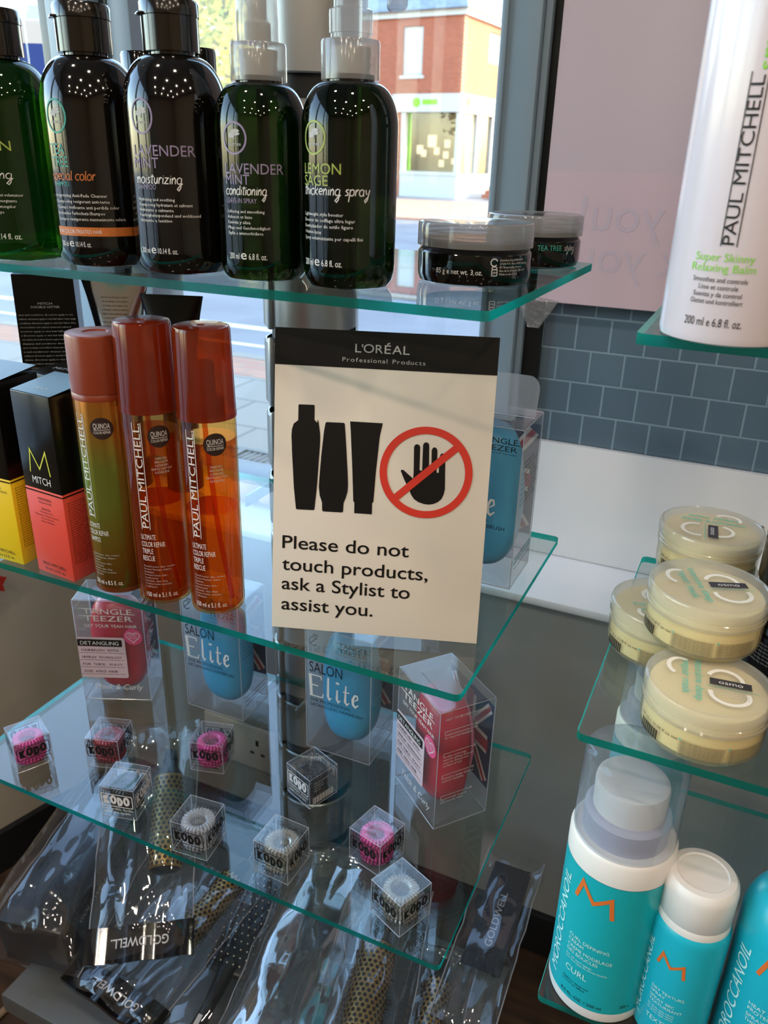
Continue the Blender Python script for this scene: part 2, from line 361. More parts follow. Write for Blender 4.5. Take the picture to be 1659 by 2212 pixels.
w.build('frame', t); w = MB()
for i in range(4):
    for k in range(6):
        x = -.455+i*.24+k*.034; w.poly([(x, -.088, .008), (x+.012, -.088, .008), (x+.03, .088, .008), (x+.018, .088, .008)], m_steel)
w.build('slats', t)

m_brick = bricks('red_brick', 'a8583a', '994c30', '8f7360', .225, .075, .009, .85, 'XZ', .3)
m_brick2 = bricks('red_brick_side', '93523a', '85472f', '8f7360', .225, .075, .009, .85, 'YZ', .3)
m_slate = mottled('slate_roof', '5c6b7c', '6d7b8a', 3, .5); m_trimw = pbr('white_joinery', 'b9bcb8', .5); m_pane = pbr('dim_pane', 'b9c6c9', .12)
m_green = pbr('shop_green', '7dc41c', .5); m_shop = pbr('shop_interior', '8d7f63', .8); m_warm = glow('shop_lamp', (1, .86, .6), 2.0)
bt = thing('corner_shop', 'red brick corner shop with green emblem across the street', 'building', (-12.95, 35.5, G), radians_ := atan2(-.085, .996))
w = MB()
# front wall as pieces around openings (local x<0 left of the corner, y=0 front)
w.box((-9, 0, 4.1), (0, .3, 4.8), m_brick); w.box((-9, 0, 6.62), (0, .3, 7.0), m_brick); w.box((-9, 0, 4.8), (-2.8, .3, 6.62), m_brick); w.box((-1.85, 0, 4.8), (0, .3, 6.62), m_brick)
w.box((-9, 0, 0), (-2.75, .3, 4.1), m_brick); w.box((-9, 7.7, 0), (0, 8, 7), m_brick); w.box((-9, .3, 0), (-8.7, 7.7, 7), m_brick2)
w.box((-.3, .3, 4.1), (0, 7.7, 5.5), m_brick2); w.box((-.3, .3, 6.65), (0, 7.7, 7), m_brick2); w.box((-.3, .3, 5.5), (0, 2.7, 6.65), m_brick2); w.box((-.3, 4.8, 5.5), (0, 7.7, 6.65), m_brick2)
w.box((-.3, 3.7, 0), (0, 7.7, 4.1), m_trimw); w.build('brick_walls', bt)
w = MB(); w.box((-2.75, -.06, 0), (.06, .25, .92), m_trimw); w.box((-2.75, -.1, .92), (.1, .25, 1.06), m_trimw); w.box((.0, .25, 0), (.06, 3.7, 1.0), m_trimw)
w.box((-2.75, -.05, 1.06), (-2.55, .2, 3.4), m_trimw); w.box((-.12, -.05, 1.06), (.06, .2, 3.4), m_trimw); w.box((-.1, 1.8, 1.0), (.05, 1.95, 3.4), m_trimw); w.box((-.1, 3.5, 1.0), (.05, 3.7, 3.4), m_trimw)
w.box((-9, -.12, 6.92), (.15, .02, 7.14), m_trimw); w.box((0, 0, 6.92), (.15, 8, 7.14), m_trimw); w.build('white_trim', bt)
w = MB(); w.box((-3.2, -.12, 3.4), (.12, .3, 4.1), m_trimw); w.box((-.1, .3, 3.4), (.12, 3.7, 4.1), m_trimw)
sg = w.build('shop_fascia', bt); w = MB(); f = onflat((0, -.125, 0), (1, 0, 0), (0, 0, 1))
w.art(arc(-2.0, 3.77, .19, .19, 0, 360, 20)[:-1], [tuple(range(20))], m_green, f); w.art(rrect(-1.72, 3.68, -1.0, 3.88, .05), [tuple(range(20))], m_green, f)
w.build('green_emblem', sg); w = MB(); f2 = onflat((.125, 0, 0), (0, 1, 0), (0, 0, 1)); w.art(arc(.55, 3.8, .25, .19, 0, 360, 20)[:-1], [tuple(range(20))], m_green, f2); w.build('side_emblem', sg)
w = MB(); w.box((-9.1, -.3, 7.14), (.25, 8.2, 7.18), m_slate); w.add([(-9.1, -.3, 7.18), (.25, -.3, 7.18), (.25, 8.2, 7.18), (-9.1, 8.2, 7.18), (-7, 4, 10), (-2.2, 4, 10)], [(0, 1, 5, 4), (1, 2, 5), (2, 3, 4, 5), (3, 0, 4)], m_slate); w.build('roof', bt, smooth=False)
w = MB(); w.box((-2.8, .08, 4.8), (-1.85, .16, 6.62), m_trimw); w.box((-2.9, -.06, 4.68), (-1.75, .1, 4.8), m_trimw); f = w.build('sash_window', bt)
w = MB(); w.box((-2.7, .07, 5.75), (-1.95, .09, 6.52), m_pane); w.box((-2.7, .07, 4.9), (-1.95, .09, 5.68), m_pane); w.build('pane', f)
w = MB(); w.box((-.16, 2.7, 5.5), (-.08, 4.8, 6.65), m_trimw); f = w.build('side_window', bt); w = MB()
for a in (2.8, 3.8):
    for b in (5.6, 6.13): w.box((-.09, a, b), (-.07, a+.85, b+.45), m_pane)
w.build('pane', f)
w = MB(); w.box((-2.7, 1.6, .9), (-.4, 1.65, 3.4), m_shop); w.box((-2.7, .3, .85), (-.3, 1.6, .9), m_shop); w.box((-.5, 1.7, .3), (-.45, 3.6, 3.4), m_shop)
for i, (x, z, s) in enumerate(((-1.7, 2.3, .2), (-1.45, 1.9, .12), (-.95, 2.2, .13), (-1.0, 1.75, .12), (-2.3, 1.95, .15), (-2.1, 1.8, .12), (-.6, 1.5, .1), (-1.2, 1.4, .12))): w.box((x-s, .9, z-s*1.2), (x+s, 1.0, z+s*1.2), m_warm, .03)
w.box((-2.55, .24, 1.06), (-2.42, .3, 3.4), m_green); w.box((-.26, .24, 1.06), (-.14, .3, 3.4), m_green); w.build('lit_shop_display', bt)
w = MB(); w.box((-2.55, .2, 1.06), (-.12, .22, 3.4), m_glass); w.box((-.07, .25, 1), (-.05, 3.5, 3.4), m_glass); w.build('shop_glass', bt)
m_step = bricks('brick_step', 'a85a3c', '9c5034', '8d6a55', .22, .07, .01, .85, 'XZ', .3)
w = MB()
for i in range(4): w.box((1.0+i*.0, .6+i*.35, i*.16+.001), (4.5, 4.5, i*.16+.16), m_step)
o = tag(w.build('brick_steps'), 'red brick steps climbing beside the corner shop', 'steps'); o.location = (-12.95, 35.5, G+.05); o.rotation_euler = (0, 0, radians_)
def at(px, py, depth):                        # a point out in the street along a view direction
    d = fwd*1+rgt*((px-FW/2)/FPX)-upv*((py-FH/2)/FPX); h = hypot(d.x, d.y); return Vector((d.x/h*depth, d.y/h*depth, OZ+d.z/h*depth))
m_rend = pbr('cream_render', 'efe6cf', .8); m_rend2 = pbr('orange_brick_far', 'c07a4a', .85)
def house(name, label, px, dist, wdt, dep, h, wall, roofm, rot, wins):
    p = at(px, 300, dist); t = thing(name, label, 'building', (p.x, p.y, G), rot)
    w = MB(); w.box((-wdt/2, 0, 0), (wdt/2, dep, h), wall); w.build('walls', t)
    w = MB(); w.add([(-wdt/2-.3, -.3, h), (wdt/2+.3, -.3, h), (wdt/2+.3, dep+.3, h), (-wdt/2-.3, dep+.3, h), (-wdt/2-.3, dep/2, h+2.4), (wdt/2+.3, dep/2, h+2.4)], [(0, 1, 5, 4), (2, 3, 4, 5), (1, 2, 5), (3, 0, 4), (0, 3, 2, 1)], roofm); w.build('roof', t, smooth=False)
    for x, z in wins:
        w = MB(); w.box((x-.5, -.06, z-.7), (x+.5, .05, z+.7), m_trimw); f = w.build('window', t); w = MB(); w.box((x-.42, -.075, z-.62), (x+.42, -.055, z+.62), m_pane); w.build('pane', f)
    return t
house('rendered_house', 'pale rendered house with slate roof behind the autumn trees', 535, 48, 10, 7, 8.6, m_rend, m_slate, R(24), [(-2.6, 1.6), (0, 1.6), (2.6, 1.6), (-2.6, 4.4), (2.6, 4.4)])
house('brick_house', 'orange brick house at the far left of the street', 262, 84, 14, 8, 11, m_rend2, m_slate, R(35), [(-2, 1.6), (2, 1.6), (-2, 4.4), (2, 4.4)])
w = MB(); w.box((4, 3.6, G), (13, 24, 8.5), m_brick2); w.box((3.7, 3.3, 8.5), (13.3, 24.3, 8.8), m_slate)  # out-of-view block, added to keep the low sun off the road
t = tag(w.build('unseen_shade_building'), 'unseen brick block added on the near right of the street to shade the road', 'building')
random.seed(4)
def tree(px, dist, h, rr, c1, c2, label, n=1500):
    p = at(px, 300, dist); t = thing('autumn_tree', label, 'tree', (p.x, p.y, G), 0, 'street trees')
    w = MB(); mt = pbr('bark', '4b3c2c', .9); w.tube([(0, 0, 0), (.1, 0, h*.3), (0, .1, h*.6), (.05, 0, h*.85)], [.28, .22, .14, .04], mt, 8)
    for k in range(5):
        a = k*1.3; w.tube([(0, 0, h*(.35+.08*k)), (cos(a)*rr*.4, sin(a)*rr*.4, h*(.5+.08*k)), (cos(a)*rr*.75, sin(a)*rr*.75, h*(.58+.08*k))], [.11, .07, .02], mt, 5)
    w.build('trunk', t); w = MB(); m = mottled('leaves_'+c1, c1, c2, .9, .7)
    for i in range(n):
        v = Vector((random.gauss(0, 1), random.gauss(0, 1), random.gauss(0, 1))).normalized()*(random.random()**.4)
        q = Vector((v.x*rr, v.y*rr, h*.65+v.z*h*.36)); q += Vector((random.gauss(0, .2), random.gauss(0, .2), random.gauss(0, .2)))
        a = Vector((random.gauss(0, 1), random.gauss(0, 1), random.gauss(0, 1))).normalized(); b = a.orthogonal().normalized(); s = random.uniform(.12, .26)
        w.poly([q+a*s, q+b*s*.6, q-a*s, q-b*s*.6], m)
    w.build('crown', t, smooth=False)
tree(372, 40, 9, 2.2, 'c79a3c', 'a6602a', 'rust and gold tree left of the pale rendered house')
tree(500, 32, 10, 1.7, 'b9b23f', '86933a', 'yellow green tree in front of the pale rendered house')
tree(425, 68, 15, 3.4, 'd8c58a', 'b8933f', 'tall pale gold tree behind the pale rendered house')
tree(830, 60, 7, 3, '8c9a3a', 'c07a34', 'low green tree just left of the corner shop')
# noticeboard outside the left corner
m_nbw = pbr('noticeboard_white', 'd8d2cc', .5); m_nbb = pbr('noticeboard_blue', '24418f', .5)
t = thing('noticeboard', 'white noticeboard with rounded blue panel outside the window corner', 'sign', (-1.62, 1.60, 0), R(24))
w = MB(); w.box((-.5, 0, .9), (.26, .03, 1.45), m_nbw, .01); w.build('board', t)
w = MB(); f = onflat((0, -.001, 0), (1, 0, 0), (0, 0, 1)); p = rrect(-.46, .95, .215, 1.40, .03); q = rrect(-.44, 1.12, .205, 1.13, .004)
w.art(p, [tuple(range(len(p)))], m_nbb, f); w.build('blue_panel', t)
w = MB(); w.box((-.44, .005, G), (-.40, .03, .92), m_dark); w.box((.18, .005, G), (.22, .03, .92), m_dark); w.build('posts', t)
# pale stones lying against the window
m_peb = mottled('terracotta_pebble', 'c08a70', '8f5a44', 30, .6, .2)
for i, (x, y, s) in enumerate(((-.775, 1.052, .024), (-.722, 1.045, .028), (-.668, 1.044, .024))):
    w = MB(); bm = bmesh.new(); bmesh.ops.create_icosphere(bm, subdivisions=3, radius=1)
    for v in bm.verts: v.co *= 1+.18*noise.noise(v.co*1.4+Vector((i*7, 0, 0)))
    zmin = min(v.co.z for v in bm.verts); bm.verts.index_update()
    w.add([(v.co.x*s*1.25, v.co.y*s*.8, (v.co.z-zmin)*s*.62) for v in bm.verts], [[v.index for v in f.verts] for f in bm.faces], m_peb); bm.free()
    o = w.build('pebble', loc=(x, y, SILL+.0005))
    tag(o, ('leftmost terracotta pebble on the sill, partly behind an amber bottle', 'middle terracotta pebble on the sill by the window frame', 'right terracotta pebble on the sill beside the silver post')[i], 'pebble', 'pebbles on the sill')
# twin wall socket
t = thing('wall_socket', 'white electrical wall socket on the grey panel under the sill', 'socket', (-.692, Y0-.001, .215))
m_sock = pbr('socket_plastic', 'c9c6c2', .35)
w = MB(); w.box((-.075, -.008, -.045), (.075, 0, .045), m_sock, .003); w.build('plate', t)
for x in (-.037, .037):
    for dx, dz, a, b in ((0, .014, .003, .006), (-.011, -.009, .004, .0025), (.011, -.009, .004, .0025)): w = MB(); w.box((x+dx-a, -.0086, dz-b), (x+dx+a, -.0075, dz+b), m_dark); w.build('pin_hole', t)

# ---------------------------------------------------------------- display stands and glass shelves
Z1, Z2, Z3, ZB = 1.0920, .8219, .5417, .185
XL, XR, YF, YB = -.712, -.1416, .4565, .7565
m_alu = pbr('brushed_silver', 'a9abab', .32, .85); m_core = pbr('black_core', '08080a', .35)
m_shelf = film('shelf_glass', (.93, .975, .96), (.8, 1, .95), .0, .08, 0)
m_edge, n, out = newmat('shelf_glass_edge')
a_ = n.nodes.new('ShaderNodeBsdfTranslucent'); a_.inputs[0].default_value = (.005, .74, .58, 1)
b_ = n.nodes.new('ShaderNodeBsdfTransparent'); b_.inputs[0].default_value = (.005, .38, .30, 1)
d_ = n.nodes.new('ShaderNodeBsdfDiffuse'); d_.inputs[0].default_value = (.02, .42, .36, 1)
c_ = n.nodes.new('ShaderNodeMixShader'); c_.inputs[0].default_value = .5; n.links.new(a_.outputs[0], c_.inputs[1]); n.links.new(b_.outputs[0], c_.inputs[2])
e_ = n.nodes.new('ShaderNodeMixShader'); e_.inputs[0].default_value = .10; n.links.new(c_.outputs[0], e_.inputs[1]); n.links.new(d_.outputs[0], e_.inputs[2])
g_ = n.nodes.new('ShaderNodeBsdfGlossy'); g_.inputs['Roughness'].default_value = .15
f_ = n.nodes.new('ShaderNodeMixShader'); f_.inputs[0].default_value = .055; n.links.new(e_.outputs[0], f_.inputs[1]); n.links.new(g_.outputs[0], f_.inputs[2]); n.links.new(f_.outputs[0], out.inputs[0])
def glass_shelf(label, x0, x1, z, th=.0062, y0=YF, y1=YB):
    w = MB(); p = rrect(0, 0, x1-x0, y1-y0, .005, 3); N = len(p)
    lo, hi = [(x, y, -th) for x, y in p], [(x, y, 0) for x, y in p]
    w.poly(hi, m_shelf); w.poly(lo[::-1], m_shelf)
    w.add(lo+hi, [(i, (i+1) % N, N+(i+1) % N, N+i) for i in range(N)], m_edge)
    return tag(w.build('glass_shelf', loc=(x0, y0, z), sharp=20), label, 'shelf')
glass_shelf('top glass shelf of the left stand, carrying the dark green bottles', XL, XR, Z1)
glass_shelf('middle glass shelf of the left stand, carrying the printed sign', XL, XR, Z2)
glass_shelf('lowest glass shelf of the left stand, carrying the small clear cubes', XL, XR, Z3)
TX = -.058
ZR1, ZR2, ZR3 = OZ-.0815, OZ-.350, OZ-.612
glass_shelf('top glass shelf of the right stand, under the tall white bottle', TX, TX+.57, ZR1)
glass_shelf('middle glass shelf of the right stand, under the cream jars', TX, TX+.57, ZR2)
glass_shelf('lowest glass shelf of the right stand, under the turquoise bottles', TX, TX+.57, ZR3)
def post(x, y, label, top, zs, plates):
    t = thing('display_post', label, 'display post', (x, y, 0)); r = .054
    w = MB(); w.lathe([(r-.009, .012), (r-.009, top)], m_core, 40); w.build('core', t)
    w = MB(); a0, a1 = R(-95), R(97); edges = [.012]+[z for s in zs for z in s]+[top]
    for i in range(0, len(edges), 2):
        b, e = edges[i], edges[i+1]
        w.lathe([(r, b+.0015), (r, e-.0015), (r-.0015, e), (r-.003, e), (r-.003, b), (r-.0015, b), (r, b+.0015)], m_alu, 40, cap=False, phi0=a0, phi1=a1)
        T = Matrix.Rotation(R(-24), 4, 'Z') @ Matrix.Translation((0, -r-.001, 0)); w.box((-.0028, -.004, b), (.0028, .004, e+.006), m_alu, .0018, T)
    w.lathe([(r, .012), (r, top), (r-.003, top), (r-.003, .012)], m_alu, 40, cap=False, phi0=a1, phi1=a0+2*pi); w.build('slotted_tube', t)
    w = MB(); w.lathe([(.13, 0), (.13, .008), (.125, .011), (r, .012)], m_alu, 48); w.build('foot', t)
    for z in plates:
        for s in (-.03, .03): w = MB(); w.box((s-.0015, -.048-.055, z-.0065-.014), (s+.0015, -.03, z-.0064), m_alu, .0006); w.build('bracket', t)
    return t
SL = [(-1.09, -1.075), (-1.01, -.992), (-.93, -.911), (-.839, -.822), (-.753, -.738), (-.671, -.657), (-.589, -.575), (-.507, -.493), (-.43, -.416), (-.354, -.339), (-.274, -.261), (-.188, -.173), (-.105, -.091), (.055, .077), (.146, .168), (.30, .315)]
post(-.463, .814, 'slotted silver display post behind the printed sign', 2.0, [(OZ+a, OZ+b) for a, b in SL], (Z1, Z2, Z3))
post(TX+.285, .814, 'slotted silver display post of the right hand stand', 2.0, [(OZ+a, OZ+b) for a, b in SL], (ZR1, ZR2, ZR3))
m_plate = pbr('grey_steel', '6d7272', .4, .4)
w = MB(); w.box((XL, YF-.02, ZB-.004), (-.137, .757, ZB), m_plate, .0015); w.box((XL, YF-.02, ZB-.03), (-.137, YF-.016, ZB-.004), m_plate)
w.lathe([(.0045, ZB+.0002), (.0001, ZB+.0003)], m_core, 16, Matrix.Translation((-.152, .738, 0)))
for sx in (XL+.05, -.20):
    for sy in (YF+.02, .66): w.lathe([(.012, 0), (.012, ZB-.004)], m_core, 16, Matrix.Translation((sx, sy, 0)))
tag(w.build('steel_base_tray'), 'grey steel base tray with a punched corner hole under the bagged brushes', 'tray')

# ---------------------------------------------------------------- materials for goods
m_blackgl = pbr('black_gloss', '0a0806', .07, coat=.3); m_dkgreen = film('dark_green_plastic', (.10, .18, .045), '050f07', .45, .05, .03, .6); m_ltgreen = film('bright_green_plastic', (.12, .30, .045), '07200a', .18, .05, .03, .8)
m_cap = pbr('brown_black_cap', '17110b', .16, coat=.2); m_frost = film('frosted_clear_plastic', (.80, .80, .80), 'dcd9d6', .38, .05, .12, .6); m_tubew = pbr('dip_tube', 'b9b8b0', .4)
m_pw = pbr('print_white', 'd9d6d2', .5); m_plav = pbr('print_lavender', '8d7f9d', .5); m_pteal = pbr('print_teal', '3f9f92', .5); m_pora = pbr('print_orange', 'c06a2c', .5); m_plem = pbr('print_lemon', '9aa84c', .5); m_pgrey = pbr('print_grey', 'b0aeac', .5)
m_pblk = pbr('print_black', '121010', .4)
def dome(r0, z0, r1, z1, n=10):
    return [(r1+(r0-r1)*cos(R(90*i/n)), z0+(z1-z0)*sin(R(90*i/n))) for i in range(n+1)]
def volume(mb, fn0, ml, oz, mat, w=.0295, cap=.0042):
    k = len(ml)/(len(ml)+len(oz)+3.0); mb.art(*text(ml, w*k, cap), mat, fn0, .004); mb.art(*shift(text('e', cap*1.05, cap*1.55), w*k+cap*.35, 0), mat, fn0, .004)
    a = text(oz, w*(1-k)-cap*1.8, cap); mb.art(*shift(a, w*k+cap*1.8, 0), mat, fn0, .004)
def logo(mb, Rr, phi, z, mat, rx=.0083, ry=.0105):
    f = onround(Rr, phi, z); p = [(x, y) for x, y in arc(0, 0, rx, ry, 0, 360, 28)[:-1]]; mb.art(*ring_art(p, .0012), mat, f)
    for dx, dy, s in ((0, .0025, .0045), (.001, .0042, .0032), (-.002, .0012, .0025)): mb.art(arc(dx, dy, s, .0011, 0, 360, 12)[:-1], [tuple(range(12))], m_pgrey, f)
    mb.art([(-.0003, -.001), (.0003, -.001), (.0003, .003), (-.0003, .003)], [(0, 1, 2, 3)], m_pgrey, f)
    mb.art(*shift(text('teatree', .010, .0022, 'C'), 0, -.0045), m_pgrey, f, .004)
def teatree(name, label, pos, Rr, H, sh, body, inner=None, pump=None, short=False):
    t = thing(name, label, 'bottle', pos, 0, 'dark green bottles on the top shelf')
    nr = .0158; nz = H
    prof = [(Rr*.72, 0), (Rr*.86, .0012), (Rr*.95, .005), (Rr*.995, .0115), (Rr, .016), (Rr, sh)]+dome(Rr, sh, nr, nz, 12)[1:]
    w = MB(); w.lathe(prof, body, 64); b = w.build('body', t)
    if inner:
        w = MB(); q = [(Rr*.70, .002), (Rr*.90, .007), (Rr*.955, .016), (Rr*.955, sh)]+dome(Rr*.955, sh, nr*.9, nz-.003, 8)[1:-2]; w.lathe(q, inner, 40); w.build('liquid', t)
    w = MB(); w.lathe([(nr*.97, nz-.001), (nr*.97, nz+.004)], m_blackgl, 32); w.build('neck', t)
    if not pump:
        c = .0183; w = MB(); w.lathe([(c*1.03, nz+.002), (c*1.03, nz+.0225)], m_cap, 48); w.lathe([(c*1.06, nz+.0229), (c*1.06, nz+.0305), (c*1.0, nz+.0322), (c*.5, nz+.0326), (0, nz+.0326)], m_cap, 48)
        w.box((-.006, -c*1.06-.0022, nz+.0228), (.006, -c*.95, nz+.0245), m_cap, .0006, Matrix.Rotation(R(-40), 4, 'Z')); w.build('flip_cap', t)
    return t, Rr
def pumphead(t, nz, trigger):
    w = MB(); c = .0182
    w.lathe([(c, nz+.001), (c, nz+.0215), (c*.97, nz+.0228), (.0138, nz+.023)], m_frost, 40); w.build('collar', t)
    w = MB(); w.lathe([(.012, nz+.0015), (.0125, nz+.004), (.012, nz+.006), (.0125, nz+.009), (.012, nz+.012), (.0125, nz+.015), (.0125, nz+.019)], m_tubew, 24); w.build('thread', t)
    if not trigger:
        w = MB(); w.lathe([(.0138, nz+.0232), (.0138, nz+.035), (.0126, nz+.066), (.011, nz+.069), (0, nz+.069)], m_frost, 40); w.build('overcap', t)
        w = MB(); w.lathe([(.0085, nz+.0235), (.0085, nz+.034), (.006, nz+.036), (.006, nz+.056), (0, nz+.058)], m_tubew, 24); w.build('spray_nozzle', t)
    else:
        w = MB(); w.lathe([(.0125, nz+.0232), (.0125, nz+.026), (.0133, nz+.0262), (.0133, nz+.0385), (.0105, nz+.040), (.0105, nz+.052)], m_frost, 40); w.build('pump_sleeve', t)
        w = MB(); T = Matrix.Rotation(R(28), 4, 'Z'); w.box((-.013, -.011, nz+.047), (.030, .011, nz+.062), m_frost, .004, T, 3); w.box((.022, -.007, nz+.039), (.034, .007, nz+.048), m_frost, .003, T, 3); w.build('pump_head', t)
def lines(mb, rows, f, x, z, dz, cap, mat, k=.55, step=.005, align='L', res=1):
    for i, s in enumerate(rows): mb.art(*shift(text(s, cap*k*1.35*len(s)*.88, cap, align, res=res), x, z-i*dz), mat, f, step)

# leftmost green bottle
t, r = teatree('shampoo_bottle', 'leftmost dark green bottle of the top shelf, bright green liquid inside, cut by the frame', (-.546, .4965, Z1), .0357, .140, .106, m_ltgreen)
w = MB(); f = onround(r, 0, 0); ph = lambda d: R(d)*r
logo(w, r, 8, .1015, m_plem); w.art(*shift(text('LEMON', ph(64), .0068), ph(-16), .0785), m_plem, f, .004); w.art(*shift(text('SAGE', ph(38), .0075), ph(-16), .0703), m_plem, f, .004)
w.art(*shift(hand('energizing', ph(66), .0038), ph(-20), .0595), m_pw, f, .004); w.art(*shift(text('SHAMPOO', ph(26), .0032), ph(-16), .0545), m_plem, f, .004)
lines(w, ['Body builder', 'Shampooing energisant et volumateur', 'Da volumen y cuerpo energizante', 'Energiespendender Volumengeber', 'Energizzante dona corpo'], f, ph(-16), .0512, .0040, .0021, m_pw, .5)
volume(w, onround(r, -16, .0168), '300 ml', '10.14 fl. oz.', m_pw, ph(62)); w.build('label_print', t)
# special colour
t, r = teatree('shampoo_bottle', 'dark bottle with an orange band round its foot, second from the left', (-.469, .505, Z1), .0353, .1410, .107, m_blackgl)
w = MB(); f = onround(r, 0, 0); ph = lambda d: R(d)*r
logo(w, r, -1, .1016, m_pteal); w.art(*shift(text('TEA', ph(22), .0070), ph(-16), .0773), m_pteal, f, .004); w.art(*shift(text('TREE', ph(24), .0070), ph(-15), .0690), m_pteal, f, .004)
w.art(*shift(hand('special color', ph(57), .0040), ph(-18), .0605), m_pora, f, .004); w.art(*shift(text('SHAMPOO', ph(22), .0032), ph(-15), .0562), m_pteal, f, .004)
lines(w, ['Invigorating Anti-Fade Cleanser', 'Shampooing revigorant anti-terne', 'Champu vivificante anti perdida color', 'Belebendes Farbschutz-Shampoo', 'Shampoo rinvigorente mantenimento colore'], f, ph(-16), .0492, .0040, .0022, m_pw, .5)
w.art([(ph(-20), .0226), (ph(150), .0226), (ph(150), .0288), (ph(-20), .0288)], [(0, 1, 2, 3)], m_pora, f, .003)
w.art(*shift(text('FOR COLOR-TREATED HAIR', ph(58), .0026), ph(-18), .0244), m_pw, onround(r, 0, 0, .0005), .004)
volume(w, onround(r, -16, .0150), '300 ml', '10.14 fl. oz.', m_pw, ph(42), .0038); w.build('label_print', t)
# lavender mint shampoo
t, r = teatree('shampoo_bottle', 'dark bottle with lavender lettering and a flip cap, centre of the row', (-.394, .506, Z1), .0355, .1400, .106, m_blackgl)
w = MB(); f = onround(r, 0, 0)
logo(w, r, -2, .1018, m_plav); w.art(*shift(text('LAVENDER', ph(72), .0068), ph(-16.5), .0778), m_plav, f, .004); w.art(*shift(text('MINT', ph(33), .0067), ph(-18), .0702), m_plav, f, .004)
w.art(*shift(hand('moisturizing', ph(57), .0040), ph(-17), .0605), m_pw, f, .004); w.art(*shift(text('SHAMPOO', ph(26), .0032), ph(-16), .0568), m_plav, f, .004)
lines(w, ['Hydrating and soothing', 'Shampooing hydratant et calmant', 'Hidratante y calmante', 'Feuchtigkeitsspendend und wohltuend', 'Idratante e lenitivo'], f, ph(-16), .0494, .0034, .0021, m_pw, .52)
volume(w, onround(r, -17.7, .0149), '300 ml', '10.14 fl. oz.', m_pw, ph(47), .0038); w.build('label_print', t)
# lavender mint spray
t, r = teatree('spray_bottle', 'dark green spray bottle with lavender lettering and a tall frosted overcap', (-.325, .506, Z1), .0307, .1228, .097, m_dkgreen, None, True); pumphead(t, .1228, False)
w = MB(); w.lathe([(.0022, .006), (.0022, .12)], m_tubew, 10); w.build('dip_tube', t)
w = MB(); f = onround(r, 0, 0); ph = lambda d: R(d)*r
logo(w, r, -1.5, .0896, m_plav, .0085, .0092); w.art(*shift(text('LAVENDER', ph(76), .0063), ph(-17), .0686), m_plav, f, .004); w.art(*shift(text('MINT', ph(34), .0062), ph(-17), .0621), m_plav, f, .004)
w.art(*shift(hand('conditioning', ph(56), .0036), ph(-18), .0558), m_pw, f, .004); w.art(*shift(text('LEAVE-IN SPRAY', ph(42), .0030), ph(-17), .0508), m_plav, f, .004)
lines(w, ['Softening and smoothing', 'Adoucit et lisse', 'Suaviza y alisa', 'Pflege und Geschmeidigkeit', 'Sigilla e ammorbidisce'], f, ph(-17), .0446, .0034, .0020, m_pw, .5)
volume(w, onround(r, -16.5, .0152), '200 ml', '6.8 fl. oz.', m_pw, ph(52), .0040); w.build('label_print', t)
# lemon sage spray
t, r = teatree('spray_bottle', 'dark green spray bottle with pale green lettering and a pump, right end of the row', (-.258, .506, Z1), .0309, .1228, .097, m_dkgreen, None, True); pumphead(t, .1228, True)
w = MB(); w.lathe([(.0022, .006), (.0022, .12)], m_tubew, 10); w.build('dip_tube', t)
w = MB(); f = onround(r, 0, 0); ph = lambda d: R(d)*r
logo(w, r, -19, .0906, m_plem, .0088, .0092); w.art(*shift(text('LEMON', ph(55), .0063), ph(-38), .0701), m_plem, f, .004); w.art(*shift(text('SAGE', ph(39), .0062), ph(-38), .0633), m_plem, f, .004)
w.art(*shift(hand('thickening spray', ph(89), .0037), ph(-38), .0580), m_pw, f, .004)
lines(w, ['Lightweight style booster', 'Booster de coiffage ultra leger', 'Revitalizador de estilo ligero', 'Volumen-Spray', 'Spray volumizzante per capelli fini'], f, ph(-38), .0456, .0036, .0021, m_pw, .5)
volume(w, onround(r, -38.5, .0151), '200 ml', '6.8 fl. oz.', m_pw, ph(57), .0040); w.build('label_print', t)
# two shorter bottles standing behind
for x, y, r_, lb in ((-.515, .622, .0185, 'small dark bottle behind the gap left of the centre bottle'), (-.452, .610, .0165, 'small dark bottle half hidden behind the centre bottle')):
    t = thing('spray_bottle', lb, 'bottle', (x, y, Z1), 0, 'dark green bottles on the top shelf')
    w = MB(); w.lathe([(.022, 0), (.026, .004), (.027, .012), (.027, .105)]+dome(.027, .105, .014, .128, 8)[1:], m_blackgl, 40); w.build('body', t)
    w = MB(); w.lathe([(r_, .128), (r_, .1555), (r_*.95, .1575), (0, .1578)], m_blackgl, 36); w.build('screw_cap', t)
# two low jars
m_lid = film('frosted_jar_lid', (.72, .72, .72), 'c9c7c4', .48, .05, .10, .5)
def jar(label, pos, Rr, phi):
    t = thing('styling_jar', label, 'jar', pos, R(phi), 'low dark jars on the top shelf')
    w = MB(); w.lathe([(Rr*.86, 0), (Rr*.95, .0015), (Rr*.985, .006), (Rr*.985, .021), (Rr*.94, .0235), (Rr*.9, .0245), (Rr*.9, .03)], m_blackgl, 64); w.build('body', t)
    w = MB(); w.lathe([(Rr, .0250), (Rr, .0385), (Rr*.985, .0405), (Rr*.95, .0413), (Rr*.90, .0408), (0, .0408)], m_lid, 64)
    for z in (.0285, .0315, .0345): w.lathe([(Rr*.955, z), (Rr*.97, z+.0006), (Rr*.955, z+.0012)], m_lid, 64, cap=False)
    w.build('lid', t); return t
t = jar('dark low jar with a frosted lid, net weight printed at front', (-.194, .580, Z1), .0415, 0)
w = MB(); f = onround(.0409, 0, 0); ph = lambda d: R(d)*.0409
w.art(*shift(text('85 g e net wt. 3 oz.', ph(47), .0034), ph(-20), .0088), m_pw, f, .004)
